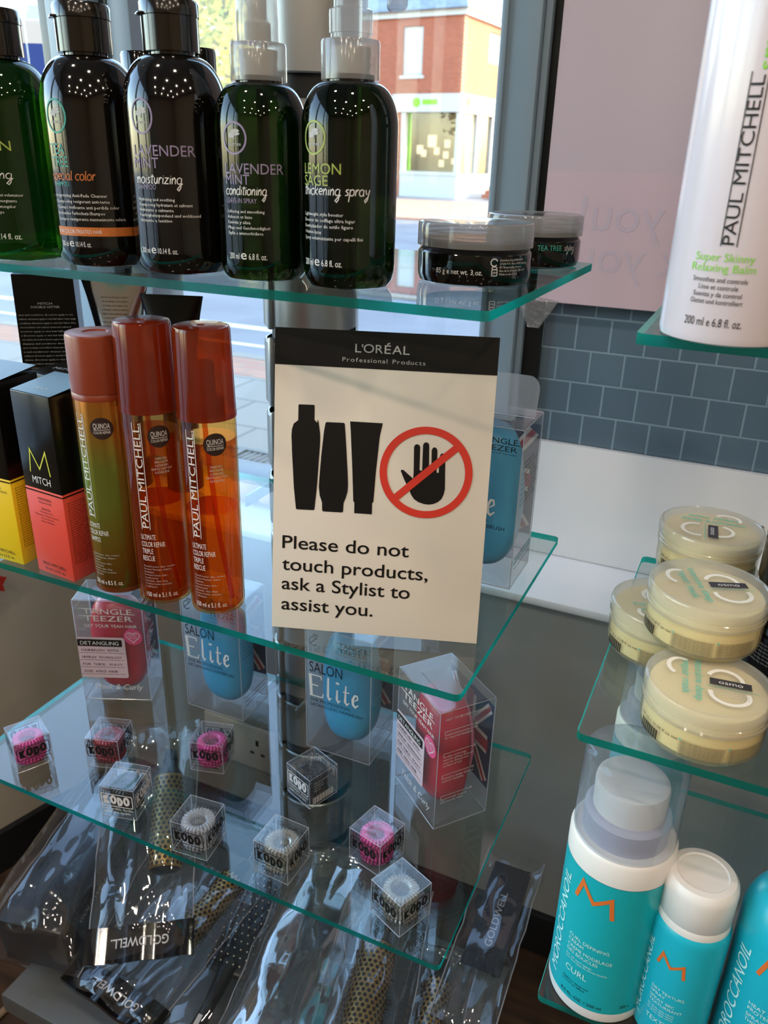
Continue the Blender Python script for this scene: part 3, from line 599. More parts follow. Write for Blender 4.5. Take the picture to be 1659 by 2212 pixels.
p = arc(ph(38), .0172, .0024, .0024, 20, 320, 14); w.art(*ribbon([p], .0007), m_pw, f); w.art(*ring_art(rrect(ph(36), .0085, ph(41.5), .0125, .0006), .0005), m_pw, f); w.art(*ribbon([arc(ph(38.5), .0135, .0019, .0009, 0, 360, 10)], .0005), m_pw, f); w.art(*shift(text('18M', .003, .0014, 'C'), ph(38.8), .0098), m_pw, f)
lines(w, ['Distributed by JOHN PAUL', '(USA) P.O. Box 10597, Beverly', 'EU Responsible Person:', 'Rue de la Croyere 10A, 6071', 'Made in the U.S.A.'], f, ph(44), .0180, .0023, .0014, m_pw, .52); w.build('label_print', t)
t = jar('dark low jar with teal lettering, standing behind the other jar', (-.187, .715, Z1), .0405, 0)
w = MB(); f = onround(.0399, 0, 0); w.art(*shift(text('TEA TREE', R(30)*.04, .0042), R(20)*.04, .0148), m_pteal, f, .004); w.art(*shift(hand('shaping cream' if 0 else 'styling', .012, .003), R(54)*.04, .0145), m_pgrey, f, .004); w.build('label_print', t)

# ---------------------------------------------------------------- middle shelf
m_cap2 = pbr('rust_cap', '7e3219', .3); m_capt = film('amber_cap', (.78, .22, .06), 'a23c1a', .55, .05, .10, .55)
m_amber = film('amber_plastic', (.985, .70, .32), 'd0601a', .08, .05, .03, .7); m_liq1 = film('amber_liquid_light', (.96, .52, .14), 'd05c10', .13, .03, .05, .8); m_liq2 = film('amber_liquid_deep', (.95, .43, .09), 'c8470c', .22, .03, .05, .8)
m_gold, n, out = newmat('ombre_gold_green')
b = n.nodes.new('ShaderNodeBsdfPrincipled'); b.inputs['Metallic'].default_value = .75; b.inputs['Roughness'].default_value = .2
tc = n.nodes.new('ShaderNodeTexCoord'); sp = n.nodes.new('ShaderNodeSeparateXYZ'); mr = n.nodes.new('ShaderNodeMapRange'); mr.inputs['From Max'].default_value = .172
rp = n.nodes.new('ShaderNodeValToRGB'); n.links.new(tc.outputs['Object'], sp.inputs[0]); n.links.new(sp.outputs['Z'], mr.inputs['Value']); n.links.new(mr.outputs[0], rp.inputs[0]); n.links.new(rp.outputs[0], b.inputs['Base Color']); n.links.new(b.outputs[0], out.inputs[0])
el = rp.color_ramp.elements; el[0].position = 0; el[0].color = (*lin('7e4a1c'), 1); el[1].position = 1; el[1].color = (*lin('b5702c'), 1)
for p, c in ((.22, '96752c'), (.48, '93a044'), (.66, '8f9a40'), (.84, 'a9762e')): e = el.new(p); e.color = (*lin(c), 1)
def quinoa(name, label, pos, r, clear, ph_c, ph_t, h0, top):
    t = thing(name, label, 'bottle', pos, 0, 'amber bottles on the middle shelf')
    w = MB(); bd = [(r*.86, 0), (r*.96, .0012), (r, .005), (r, h0-.001), (r*.97, h0+.0015)]
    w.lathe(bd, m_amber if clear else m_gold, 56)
    if not clear: w.lathe([(r*.99, .0045), (r*1.004, .0045), (r*1.004, .0005), (r*.9, 0)][::-1], pbr('copper_foot', '7a3a1c', .3, .5), 56, cap=False)
    w.build('body', t)
    if clear:
        w = MB(); q = r*.955; w.lathe([(q*.9, .0025), (q, .006), (q, .090)], m_liq2, 48); w.lathe([(q, .0905), (q, .149)], m_liq1, 48); w.build('liquid', t)
        w = MB(); w.tube([(-.002, -.002, h0+.01), (0, 0, .12), (.004, .002, .06), (.012, .004, .006)], .0021, m_liq1, 8); w.build('dip_tube', t)
        w = MB(); c = r*1.03; w.lathe([(c, h0), (c*.985, h0+.006), (c*.93, top-.003), (c*.90, top-.0005), (c*.84, top), (.0035, top), (.003, top-.001), (0, top-.001)], m_capt, 56); w.build('cap', t)
        w = MB(); w.lathe([(r*.62, h0+.001), (r*.62, h0+.014), (r*.36, h0+.016), (r*.36, h0+.038), (r*.30, h0+.042), (0, h0+.043)], m_cap2, 32); w.build('spray_nozzle', t)
    else:
        w = MB(); c = r*1.015; w.lathe([(c, h0+.0045), (c*.99, top-.0025), (c*.96, top-.0004), (c*.88, top), (c*.45, top-.0003), (c*.40, top-.0012), (0, top-.0014)], m_cap2, 56); w.lathe([(r*1.01, h0-.001), (r*1.01, h0+.0035), (r*.98, h0+.0045)], m_cap2, 48); w.build('cap', t)
    w = MB(); f = onround(r, 0, 0); P = lambda d: R(d)*r; d = (2 if clear else -6)
    q = arc(P(ph_c), .1487, .0090, .0090, 0, 360, 40)[:-1]; w.art(q, [tuple(range(40))], pbr('print_dark_brown', '2a1610', .5), f, .003)
    f2 = onround(r, 0, 0, .0005); w.art(*shift(text('QUINOA', .0128, .0044, 'C'), P(ph_c), .1487), m_pw, f2, .003); w.art([(P(ph_c)-.0064, .1474), (P(ph_c)+.0064, .1474), (P(ph_c)+.0064, .1478), (P(ph_c)-.0064, .1478)], [(0, 1, 2, 3)], m_pw, f2, .003)
    w.art(*shift(text('COLOR REPAIR', .0130, .0022, 'C'), P(ph_c), .1444), m_pw, f2, .003)
    x = P(ph_t); a = text('PAUL MITCHELL.', .088, .0056, rot=pi/2); w.art(*shift(a, x+.0056, .0716), m_pw, f, .002)
    for dx in (-.0008, .0063): w.art([(x+dx, .070), (x+dx+.0005, .070), (x+dx+.0005, .160), (x+dx, .160)], [(0, 1, 2, 3)], m_pw, f)
    x0 = P(ph_t-6)
    rows = [('ULTIMATE', .0125), ('COLOR REPAIR', .0195)]+([('TRIPLE', .0095), ('RESCUE', .0105)] if clear else [('SHAMPOO', .0115)])
    for i, (s, ww) in enumerate(rows): w.art(*shift(text(s, ww, .0046), x0, .0610-i*.0064), m_pw, f, .003)
    if clear:
        for i, s in enumerate(['SHAKE WELL', 'BIEN AGITER', 'AGITAR BIEN', 'KRAFTIG SCHUTTELN', 'AGITARE BENE']): w.art(*shift(text(s, .00095*len(s), .0019, 'C', res=1), P(ph_c), .1300-i*.0029), m_pora if 0 else m_pgrey, f, .004)
    sm = ['Thermal Protection - Shine - Condition', 'Protection Thermique - Brillance -', 'Revitalisant', 'Proteccion Termica - Brillo -', 'Acondicionamiento', 'Hitzeschutz - Glanz - Pflege', 'Protezione Termica - Lucentezza -', 'Condizionamento']
    for i, s in enumerate(sm): w.art(*shift(text(s, .00068*len(s), .0015, res=1), x0, .0358-i*.0027), m_pgrey, f, .005)
    ml, oz = ('150 ml', '5.1 fl. oz.') if clear else ('250 ml', '8.5 fl. oz.')
    w.art(*shift(text('%s e %s' % (ml, oz), .0265, .0042), x0, .0080), m_pw, f, .003); w.build('label_print', t)
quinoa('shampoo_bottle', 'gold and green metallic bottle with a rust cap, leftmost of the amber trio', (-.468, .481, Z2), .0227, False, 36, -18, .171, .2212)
quinoa('spray_bottle', 'see-through amber spray bottle, middle of the amber trio', (-.4215, .482, Z2), .0226, True, 55, 4, .166, .2345)
quinoa('spray_bottle', 'see-through amber spray bottle, right one of the trio, next to the sign', (-.371, .488, Z2), .0223, True, 50, -7, .166, .2346)

# printed cartons
m_cblk = pbr('carton_black', '0c0a09', .22, spec=.3); m_cred = pbr('carton_coral', 'd8483a', .35); m_cyel = pbr('carton_yellow', 'e6c21c', .35); m_lime = pbr('print_yellow', 'c9c93a', .5); m_white = pbr('carton_edge', 'cfc9c0', .6)
def carton(label, x1, y0, wd, h, hb, low, dep=.047, rot=0):
    """front right bottom corner at (x1, y0)"""
    t = thing('product_carton', label, 'box', (x1-wd/2*cos(R(rot)), y0-wd/2*sin(R(rot)), Z2), R(rot), 'two-tone cartons on the middle shelf'); a = wd/2
    w = MB(); w.box((-a, 0, 0), (a, dep, hb), low, .0007); w.box((-a, 0, hb), (a, dep, h), m_cblk, .0007)
    w.build('carton', t)
    w = MB(); w.add([(-a, .001, h+.0004), (a, .001, h+.0004), (a, dep, h+.006), (-a, dep, h+.006), (-a, .001, h-.0003), (a, .001, h-.0003), (a, dep, h+.0045), (-a, dep, h+.0045)], [(0, 1, 2, 3), (7, 6, 5, 4), (0, 4, 5, 1), (1, 5, 6, 2), (2, 6, 7, 3), (3, 7, 4, 0)], m_cblk)
    f = onflat((0, .012, h+.0018), (1, 0, 0), (0, .9953, .0885)); w.art(*ribbon([[(-.013, .008), (-.009, .026), (0, .010), (.009, .026), (.013, .008)]], .0011), m_lime, f); w.art(*shift(text('MITCH', .014, .004, 'C'), .0, -.001), m_pgrey, f); w.build('lid_flap', t, smooth=False)
    w = MB(); f = onflat((0, -.0003, 0), (1, 0, 0), (0, 0, 1)); g = onflat((a+.0003, dep/2, 0), (0, 1, 0), (0, 0, 1))
    w.art(*ribbon([[(-.0125, hb+.015), (-.0095, hb+.036), (0, hb+.0195), (.0095, hb+.036), (.0125, hb+.015)]], .0013), m_lime, f)
    w.art(*shift(text('MITCH', .0225, .0066, 'C'), 0, hb+.0055), m_pw, f)
    for q, dd in ((f, a), (g, dep/2)): w.art([(-dd, hb-.0028), (dd, hb-.0028), (dd, hb-.0016), (-dd, hb-.0016)], [(0, 1, 2, 3)], m_cblk, q)
    for i, (s, k, c) in enumerate((('HARDWIRED', .0185, .0024), ('Maximum Hold', .017, .0019), ('', 0, 0), ('Spiking Glue', .0125, .0022), ('Gel fixation forte', .019, .0015), ('Pegamento de fijacion maxima', .033, .0015), ('Extra starkes Gel', .017, .0015), ('Colla modellante', .019, .0015))):
        if s and low != m_cyel: w.art(*shift(text(s, k*.9, c, 'C'), 0, hb-.0098-i*.0030), m_pblk, f)
    if low == m_cyel: lines(w, ['REFORMING', 'TEXTURE PASTE'], f, a-.027, hb-.0105, .0032, .0022, m_pblk, .62)
    w.art(*shift(text('PAUL MITCHELL', .030, .0030, 'C'), 0, .0085), m_pblk, f); w.art(*shift(text('75 ml e 2.5 fl. oz.', .026, .0030, 'C'), 0, .0035), m_pblk, f)
    rng = random.Random(3)
    for i in range(26): w.art(*shift(text('directions apply to hair and style as desired'[:rng.randint(28, 45)], .036+.004*rng.random(), .0013, res=1), -.020, hb-.009-i*.0023), m_pblk, g)
    w.build('print', t)
carton('coral and black carton with a yellow zigzag letter, second from the left', -.504, .459, .047, .1676, .0825, m_cred, rot=-5)
carton('yellow and black carton at the left edge of the middle shelf', -.5683, .4626, .047, .1705, .0831, m_cyel)
w = MB(); w.box((-.638, .556, Z2), (-.582, .612, Z2+.152), m_cblk, .0012); o = w.build('product_carton'); tag(o, 'plain black carton behind the coral carton', 'box')
f = onflat((-.61, .58, Z2+.1523), (1, 0, 0), (0, 1, 0)); w = MB(); w.art(*text('MITCH', .03, .006, 'C'), m_pgrey, f); w.build('print', o)
t = thing('product_carton', 'tall black carton covered in small print at the far left', 'box', (-.672, .632, Z2), R(36))
w = MB(); w.add([(-.033, -.02, 0), (.031, -.02, 0), (.031, .022, 0), (-.033, .022, 0), (-.031, -.012, .235), (.028, -.012, .235), (.028, .018, .235), (-.031, .018, .235)], [(3, 2, 1, 0), (4, 5, 6, 7), (0, 1, 5, 4), (1, 2, 6, 5), (2, 3, 7, 6), (3, 0, 4, 7)], m_cblk); w.build('carton', t)
w = MB(); f = onflat((0, -.0205, 0), (1, 0, 0), (0, .034, 1)); w.art(*shift(text('MITCH', .014, .0022, 'C'), -.002, .205), m_pgrey, f); w.art(*shift(text('DOUBLE HITTER', .028, .0022, 'C'), -.002, .2015), m_pgrey, f)
rng = random.Random(5); src = 'two in one shampoo and conditioner cleanses and conditions directions apply to wet hair lather rinse usage appliquer sur cheveux mouilles faire mousser '
for i in range(44):
    k = rng.randint(0, 60); w.art(*shift(text(src[k:k+rng.randint(34, 62)], rng.uniform(.044, .056), .0017, res=1), -.029, .194-i*.0042), m_pgrey, f)
w.build('print', t)
# upturned silver tube and a dark tube behind
def soft_tube(label, pos, rot, m1, m2, h, wtop, prt):
    t = thing('squeeze_tube', label, 'tube', pos, R(rot)); w = MB(); vs = []; fs = []; N = 32; rows = 10; rb = .019
    for i in range(rows+1):
        k = i/rows; rx = rb+(wtop-rb)*k**3; ry = rb*(1-k**2.2)+.001*k
        for a in range(N): vs.append((rx*sin(2*pi*a/N), -ry*cos(2*pi*a/N), .035+(h-.035)*k))
    for i in range(rows):
        for a in range(N): fs.append((i*N+a, i*N+(a+1) % N, (i+1)*N+(a+1) % N, (i+1)*N+a))
    w.add(vs, fs, m1); w.build('tube', t); w = MB(); w.lathe([(.0195, 0), (.0205, .001), (.0205, .034), (.019, .0352)], m2, 36); w.build('cap', t)
    if prt:
        w = MB(); rng = random.Random(8)
        for i in range(18):
            z = .21-i*.0042; k = (z-.035)/(h-.035); ry = rb*(1-k**2.2)+.001*k; rx = rb+(wtop-rb)*k**3
            a = text(src[i*3:i*3+rng.randint(22, 34)], rng.uniform(.026, .034), .0019, 'C', res=1)
            w.art(*shift(a, 0, z), m_pblk, (lambda rx, ry: lambda x, y: (x, -ry*math.sqrt(max(0, 1-min(1, abs(x/rx))**2))-.0008, y))(rx, ry), .004)
        w.build('print', t)
m_silver = pbr('silver_tube', 'c2c4c8', .14, 1)
soft_tube('upturned silver squeeze tube covered in small print, behind the amber bottles', (-.618, .672, Z2), 25, m_silver, m_cblk, .235, .037, True)
soft_tube('upturned black squeeze tube beside the silver tube', (-.560, .690, Z2), 20, m_cblk, m_cblk, .215, .034, False)

# printed sign
m_card = pbr('sign_card', 'd8cdc0', .5); m_ink = pbr('sign_black', '0f0b09', .5, spec=.25); m_redink = pbr('sign_red', 'cc2f1d', .5); m_silverink = pbr('sign_silver', 'b9b7b4', .5)
BL = Vector((-.3101, .4751, Z2+.0003)); ex = Vector((.9507, .3101, 0)); ey = Vector((-.0527, .1616, .9855)); nn = ex.cross(ey)
M4 = Matrix((ex, ey, nn)).transposed().to_4x4(); M4.translation = BL
sg = bpy.data.objects.new('printed_sign', None); C.objects.link(sg); sg.matrix_world = M4; sg.empty_display_size = .02
tag(sg, 'white printed sign with black header and red prohibition ring, leaning on the middle shelf', 'sign')
w = MB(); w.box((0, 0, -.0022), (.1655, .2372, 0), m_card, .0003); w.build('card', sg)
F = lambda z: (lambda x, y: (x, y, z))
w = MB(); w.art([(.0, .2101), (.1655, .2101), (.1655, .2372), (0, .2372)], [(0, 1, 2, 3)], m_ink, F(.0003)); hd = w.build('header_band', sg, smooth=False)
w = MB(); z = .0006
xs = .0604
for s, k, c, dx in (("L", .0046, .0062, 0), ("'", .0011, .0062, .0048), ("O", .0078, .0064, .0062), ("R", .0055, .0062, .0152), ("E", .0047, .0062, .0218), ("A", .0072, .0062, .0275), ("L", .0046, .0062, .0357)):
    w.art(*shift(text(s, k, c if s != "'" else .0058), xs+dx, .2217), m_silverink, F(z))
w.art(*ribbon([[(xs+.0236, .2284), (xs+.0256, .2294)]], .0008), m_silverink, F(z))
w.art(*shift(text('Professional Products', .0616, .0031, track=.16), .0511, .2147), m_silverink, F(z)); w.build('header_lettering', sg, smooth=False)
def smooth_closed(p, n=4):
    out = []
    for i in range(len(p)):
        a, b, c, d = p[i-1], p[i], p[(i+1) % len(p)], p[(i+2) % len(p)]
        for k in range(n):
            t = k/n; out.append(tuple(.5*((2*b[j])+(c[j]-a[j])*t+(2*a[j]-5*b[j]+4*c[j]-d[j])*t*t+(3*b[j]-a[j]-3*c[j]+d[j])*t**3) for j in (0, 1)))
    return out
B1 = [(.0190, .1810), (.0304, .1812), (.0310, .1806), (.0311, .1700)]+smooth_closed([(.0333, .1678), (.0352, .1630), (.0359, .1545), (.0352, .1378), (.0339, .1163)])[:16]+[(.0328, .1005), (.0322, .0996), (.0188, .0993), (.0181, .1003), (.0162, .1166), (.0143, .1441), (.0136, .1570), (.0139, .1620), (.0152, .1662), (.0186, .1690), (.0186, .1802)]
B2 = [(.0405, .1688), (.0536, .169), (.0544, .1683), (.0554, .1587), (.0578, .1317), (.0585, .1210), (.0583, .1160), (.0570, .1109), (.0555, .1070), (.0553, .1002), (.0545, .0993), (.0397, .0991), (.0389, .1), (.0386, .1062), (.0366, .1118), (.0358, .1180), (.0360, .1241), (.0370, .1425), (.0387, .1621), (.0397, .1681)]
B3 = [(.0584, .1704), (.0832, .1704), (.0829, .1684), (.0814, .1603), (.0796, .1331), (.0786, .1093), (.0777, .1085), (.0778, .0995), (.0641, .0995), (.0639, .1078), (.0630, .109), (.0613, .135), (.0591, .1634)]
w = MB()
for p in (B1, B2, B3): w.art(p, [tuple(range(len(p)))], m_ink, F(.0003))
w.build('bottle_pictograms', sg, smooth=False)
HN = [(.0985, .1351), (.0989, .1359), (.1004, .1360), (.1082, .1297), (.1084, .1343), (.1076, .1537), (.1081, .1553), (.1092, .1561), (.1105, .1561), (.1117, .1553), (.1123, .154), (.1127, .1368), (.1137, .1361), (.1147, .1366), (.1143, .1556), (.1149, .1572), (.1160, .1580), (.1173, .1580), (.1185, .1572), (.119, .1559), (.1199, .1365), (.1208, .1355), (.1217, .1362), (.121, .1523), (.1216, .1538), (.1227, .1546), (.1238, .1545), (.1249, .1536), (.1254, .1519), (.1257, .1360), (.1265, .1351), (.1273, .1357), (.1274, .1483), (.1280, .1498), (.1292, .1505), (.1305, .1500), (.1313, .1487), (.1316, .147), (.1328, .1231), (.1321, .1190), (.1306, .1153), (.1281, .1128), (.1249, .1111), (.1212, .1103), (.1174, .1105), (.1132, .1117), (.1098, .1138), (.1073, .1171), (.1056, .1212), (.1015, .1285)]
w = MB(); w.art(HN, [tuple(range(len(HN)))], m_ink, F(.0003)); w.build('hand_pictogram', sg, smooth=False)
w = MB(); cx_, cy_, ro, ri = .1176, .1347, .0352, .0296; N = 96
vs = arc(cx_, cy_, ro, ro, 0, 360, N)[:-1]+arc(cx_, cy_, ri, ri, 0, 360, N)[:-1]; w.art(vs, [(i, (i+1) % N, N+(i+1) % N, N+i) for i in range(N)], m_redink, F(.0007))
a = R(43); dx, dy = cos(a), sin(a); h = .0028; q = ri+.001
w.art([(cx_-dx*q-dy*-h, cy_-dy*q+dx*-h), (cx_+dx*q-dy*-h, cy_+dy*q+dx*-h), (cx_+dx*q-dy*h, cy_+dy*q+dx*h), (cx_-dx*q-dy*h, cy_-dy*q+dx*h)], [(0, 1, 2, 3)], m_redink, F(.0006)); w.build('prohibition_ring', sg, smooth=False)
w = MB()
for s, ww, y in (('Please do not', .1003, .0672), ('touch products,', .1160, .0492), ('ask a Stylist to', .1027, .0330), ('assist you.', .0740, .0158)): w.art(*shift(text(s, ww, .0106, res=6, bold=.008), .0078, y), m_ink, F(.0003))
w.build('message_lettering', sg, smooth=False)

# ---------------------------------------------------------------- clear boxed hairbrushes
m_clear = film('clear_box_plastic', (.955, .96, .965), 'dfe3e8', .09, .055, .04, .5); m_cedge = film('box_fold', (.9, .92, .95), 'eef1f6', .6, .1, .1, .5)
m_red = pbr('red_brush', 'b8142a', .25); m_blue = pbr('blue_brush', '2e9ccb', .28); m_bpad = pbr('brush_pad', '1c1c20', .5); m_pinkpad = pbr('pink_bristle_pad', 'd8708c', .45)
m_navy = pbr('flag_navy', '24294f', .5); m_flagred = pbr('flag_red', 'a32434', .5); m_palelab = pbr('label_pale_pink', 'cdb6bd', .5); m_pink = pbr('heart_pink', 'd4527f', .45); m_panelw = film('white_printed_panel', (.9, .9, .92), 'd2d6dc', .45, .05, .1, .5)
def edges_of(w, a, b, r, mat):
    X, Y, Z = (a[0], b[0]), (a[1], b[1]), (a[2], b[2])
    for y in Y:
        for z in Z: w.tube([(X[0], y, z), (X[1], y, z)], r, mat, 4)
    for x in X:
        for z in Z: w.tube([(x, Y[0], z), (x, Y[1], z)], r, mat, 4)
        for y in Y: w.tube([(x, y, Z[0]), (x, y, Z[1])], r, mat, 4)
def clearbox(w, a, b, mat):
    x0, y0, z0 = a; x1, y1, z1 = b
    w.add([(x0, y0, z0), (x1, y0, z0), (x1, y1, z0), (x0, y1, z0), (x0, y0, z1), (x1, y0, z1), (x1, y1, z1), (x0, y1, z1)], [(3, 2, 1, 0), (4, 5, 6, 7), (0, 1, 5, 4), (1, 2, 6, 5), (2, 3, 7, 6), (3, 0, 4, 7)], mat)
def crop(w, pts, mat, f): w.art(pts, [tuple(range(len(pts)))], mat, f)
def flag(w, W_, H_, f):
    crop(w, [(-W_/2, 0), (W_/2, 0), (W_/2, H_), (-W_/2, H_)], m_navy, f)
    def band(x0, y0, x1, y1, t, mat, e):
        g = lambda x, y: Vector(f(x, y))+NF*e
        w.art(*ribbon([[(x0, y0), (x1, y1)]], t), mat, g)
    NF = Vector((0, -.0003, 0))
    for s in (1, -1): band(-s*W_/2*.86, H_*.06, s*W_/2*.86, H_*.94, .011, m_pw, 1)
    for s in (1, -1): band(-s*W_/2*.86, H_*.06, s*W_/2*.86, H_*.94, .005, m_flagred, 2)
    band(0, .008, 0, H_-.008, .022, m_pw, 3); band(-W_/2+.006, H_/2, W_/2-.006, H_/2, .022, m_pw, 3); band(0, .005, 0, H_-.005, .013, m_flagred, 4); band(-W_/2+.004, H_/2, W_/2-.004, H_/2, .013, m_flagred, 4)
def brush_shell(w, mat, rx, ry, rz, z0, front=True, wav=.12):
    vs = []; fs = []; NU, NV = 40, 24; e1 = .75
    pw = lambda v, e: math.copysign(abs(v)**e, v)
    for j in range(NV+1):
        th = pi*j/NV-pi/2
        for i in range(NU):
            ph_ = 2*pi*i/NU; k = cos(th); x = pw(cos(ph_), e1)*pw(k, .62); y = pw(sin(ph_), e1)*pw(k, .62); z = pw(sin(th), .78)
            wid = 1-wav*(1-z*z)*.0-wav*max(0, z)*.55; y2 = y*ry if y < 0 else y*ry*.35
            vs.append((x*rx*wid, y2*(1-.12*cos(2.6*z)), z0+z*rz))
    for j in range(NV):
        for i in range(NU): i2 = (i+1) % NU; fs.append((j*NU+i, j*NU+i2, (j+1)*NU+i2, (j+1)*NU+i))
    w.add(vs, fs, mat)
ELITE = dict(E=[[(0, 1.0, 1), (.06, 0.0, 1)], [(-.1, 1.0, .4), (.62, 1.0, .4), (.64, .83, .3)], [(.03, .52, .4), (.46, .52, .4)], [(-.05, 0, .4), (.68, 0, .4), (.74, .2, .3)]])
def elite(w, f, x, y, s, mat):
    ls = [[(p[0]+.0, p[1], p[2]) for p in l] for l in ELITE['E']]
    ls += [[(1.02, 1.05, .6), (1.0, .15, .8), (1.08, .0, .5), (1.2, .12, .3)]]
    ls += [[(1.52, .58, .5), (1.50, .12, .8), (1.58, .0, .5), (1.7, .12, .3)], [(1.53, .86, 1.1), (1.54, .95, 1.1)]]
    ls += [[(2.0, .9, .4), (1.96, .12, .8), (2.06, 0, .5), (2.2, .12, .3)], [(1.85, .58, .4), (2.2, .6, .4)]]
    ls += [[(2.42, .26, .3), (2.66, .40, .4), (2.62, .56, .5), (2.5, .56, .6), (2.38, .34, .8), (2.40, .1, .8), (2.52, 0, .6), (2.7, .14, .3)]]
    w.art(*ribbon([[(x+p[0]*s*.80, y+p[1]*s, p[2]) for p in l] for l in ls], .16*s*.8), mat, f)
def brandmark(w, f, x, y, ww, c, mat, align='L'):
    for i, s in enumerate(('TANGLE', 'TEEZER')):
        w.art(*shift(text(s, ww, c), x, y-i*c*1.32), mat, f)
    w.art([(x-ww*.10, y+c*.92), (x+ww*.25, y+c*.92), (x+ww*.25, y+c*1.03), (x-ww*.10, y+c*1.03)], [(0, 1, 2, 3)], mat, f); w.art([(x-ww*.10, y-c*.40), (x+ww*.25, y-c*.40), (x+ww*.25, y-c*.29), (x-ww*.10, y-c*.29)], [(0, 1, 2, 3)], mat, f)
    w.art([(x+ww*.75, y-.03*c), (x+ww*1.06, y-.03*c), (x+ww*1.06, y+.08*c), (x+ww*.75, y+.08*c)], [(0, 1, 2, 3)], mat, f)
def brush_box(kind, blabel, hlabel, x, y, rot, z, wd, dp, h, tab=False):
    """front left bottom corner at x, y"""
    t = thing('brush_box', blabel, 'box', (x, y, z), R(rot), 'boxed hairbrushes')
    w = MB(); clearbox(w, (0, 0, .0002), (wd, dp, h), m_clear); edges_of(w, (.0004, .0004, .0008), (wd-.0004, dp-.0004, h-.0004), .0005, m_cedge); w.build('box_shell', t, smooth=False)
    w = MB(); w.add([(.001, .001, h+.0006), (wd-.001, .001, h+.0006), (wd-.001, dp*.98, h+.0012), (.001, dp*.98, h+.0012)], [(0, 1, 2, 3)], m_clear)
    w.add([(wd*.2, dp*.25, h+.0014), (wd*.8, dp*.25, h+.0014), (wd*.8, dp*.62, h+.0014), (wd*.2, dp*.62, h+.0014)], [(0, 1, 2, 3)], m_panelw)
    w.build('box_lid', t, smooth=False); w = MB(); w.add([(.004, .003, .0012), (wd-.004, .003, .0012), (wd-.004, dp-.003, h*.14), (.004, dp-.003, h*.14)], [(0, 1, 2, 3)], m_clear)
    w.build('base_flap', t, smooth=False); w = MB()
    if tab:
        p = [(0, .003), (wd, .003), (wd, .030)]+arc(wd-.010, .024, .010, .012, 0, 90, 5)+arc(.010, .024, .010, .012, 90, 180, 5); w.add([(a, dp*.5+b*.25, h+b) for a, b in p], [tuple(range(len(p)))], m_panelw); w.tube([(0, dp*.5, h+.002), (wd, dp*.5, h+.002)], .0006, m_cedge, 4); w.build('hanging_tab', t, smooth=False)
    w = MB(); f = onflat((0, -.0004, 0), (1, 0, 0), (0, 0, 1)); g = onflat((wd+.0004, 0, 0), (0, 1, 0), (0, 0, 1)); k = onflat((wd/2, dp-.0008, h*.2), (1, 0, 0), (0, 0, 1))
    flag(w, wd*.97, h*.72, k)
    crop(w, [(-wd/2, -h*.19), (wd/2, -h*.19), (wd/2, 0), (-wd/2, 0)], m_panelw, k)
    rng = random.Random(2)
    if kind == 'red':
        brandmark(w, f, wd*.15, h*.875, wd*.70, h*.052, m_pw); w.art(*shift(text('GET YOUR YEAH HAIR', wd*.76, h*.030), wd*.14, h*.745), m_pw, f)
        crop(w, rrect(.0004, h*.235, wd*.70, h*.645, .003), m_palelab, f); f1 = lambda a, b: Vector(f(a, b))+Vector((0, -.0003, 0)); f2_ = lambda a, b: Vector(f(a, b))+Vector((0, -.0006, 0))
        crop(w, rrect(.0006, h*.555, wd*.655, h*.625, .001), m_pblk, f1); w.art(*shift(text('DETANGLING', wd*.56, h*.036, track=.1), wd*.05, h*.572), m_pw, f2_)
        for i, (s, q) in enumerate((('HAIRBRUSH WITH', .54), ('FIRMFLEX TECHNOLOGY', .58), ('FOR THICK, WAVY', .58), ('AND AFRO HAIR', .5))):
            w.art(*shift(text(s, wd*q, h*.024, track=.12), wd*.05, h*(.505-.072*i)), m_pblk, f1); w.art([(.001, h*(.487-.072*i)), (wd*.66, h*(.487-.072*i)), (wd*.66, h*(.490-.072*i)), (.001, h*(.490-.072*i))], [(0, 1, 2, 3)], m_pblk, f1)
        cx, cz = wd*.83, h*.66
        crop(w, arc(cx, cz, wd*.135, wd*.135, 0, 360, 28)[:-1], m_pink, f1); hp = [(wd*.105*(16*sin(a)**3)/17, wd*.105*(13*cos(a)-5*cos(2*a)-2*cos(3*a)-cos(4*a))/17) for a in [2*pi*i/30 for i in range(30)]]
        w.art(*ring_art([(cx+a, cz+b) for a, b in hp], .0009), m_pw, f2_)
        for i in range(3): w.art(*shift(text(('BEST LOVED', 'BRUSH', 'AWARD')[i], wd*.12, .0016, 'C'), cx, cz+.003-i*.0028), m_pw, f2_)
        w.art(*shift(text('Thick & Curly', wd*.72, h*.055, shear=.22), wd*.16, h*.115), m_pw, f)
        w.art(*shift(text('NOT TO BE USED WITH HEAT', dp*.8, .0022), dp*.1, h*.93), m_pw, g)
        for i, ss in enumerate((('Lengthened innovative teeth', 'for improved detangling'), ('Firmflex technology', 'ideal for gliding through', 'even the thickest and', 'curliest of hair'), ('Innovative design delivers', 'optimum detangling'), ('Ergonomically designed', 'palm friendly shape'))):
            zz = h*(.84-.185*i); w.art(*ribbon([[(dp*.1, zz-.004), (dp*.1, zz), (dp*.62, zz)]], .0005), m_pw, g); w.art(*ring_art(arc(dp*.65, zz, .0012, .0012, 0, 360, 10)[:-1], .0005), m_pw, g)
            for j, s in enumerate(ss): w.art(*shift(text(s, .00130*len(s)*dp/.06, .0022), dp*.1, zz-.0052-j*.0037), m_pw, g)
    else:
        brandmark(w, f, wd*.52, h*.905, wd*.42, h*.033, m_pblk); w.art(*shift(text('DETANGLING HAIR YOU WEAR', wd*.42, .0014), wd*.52, h*.842), m_pblk, f)
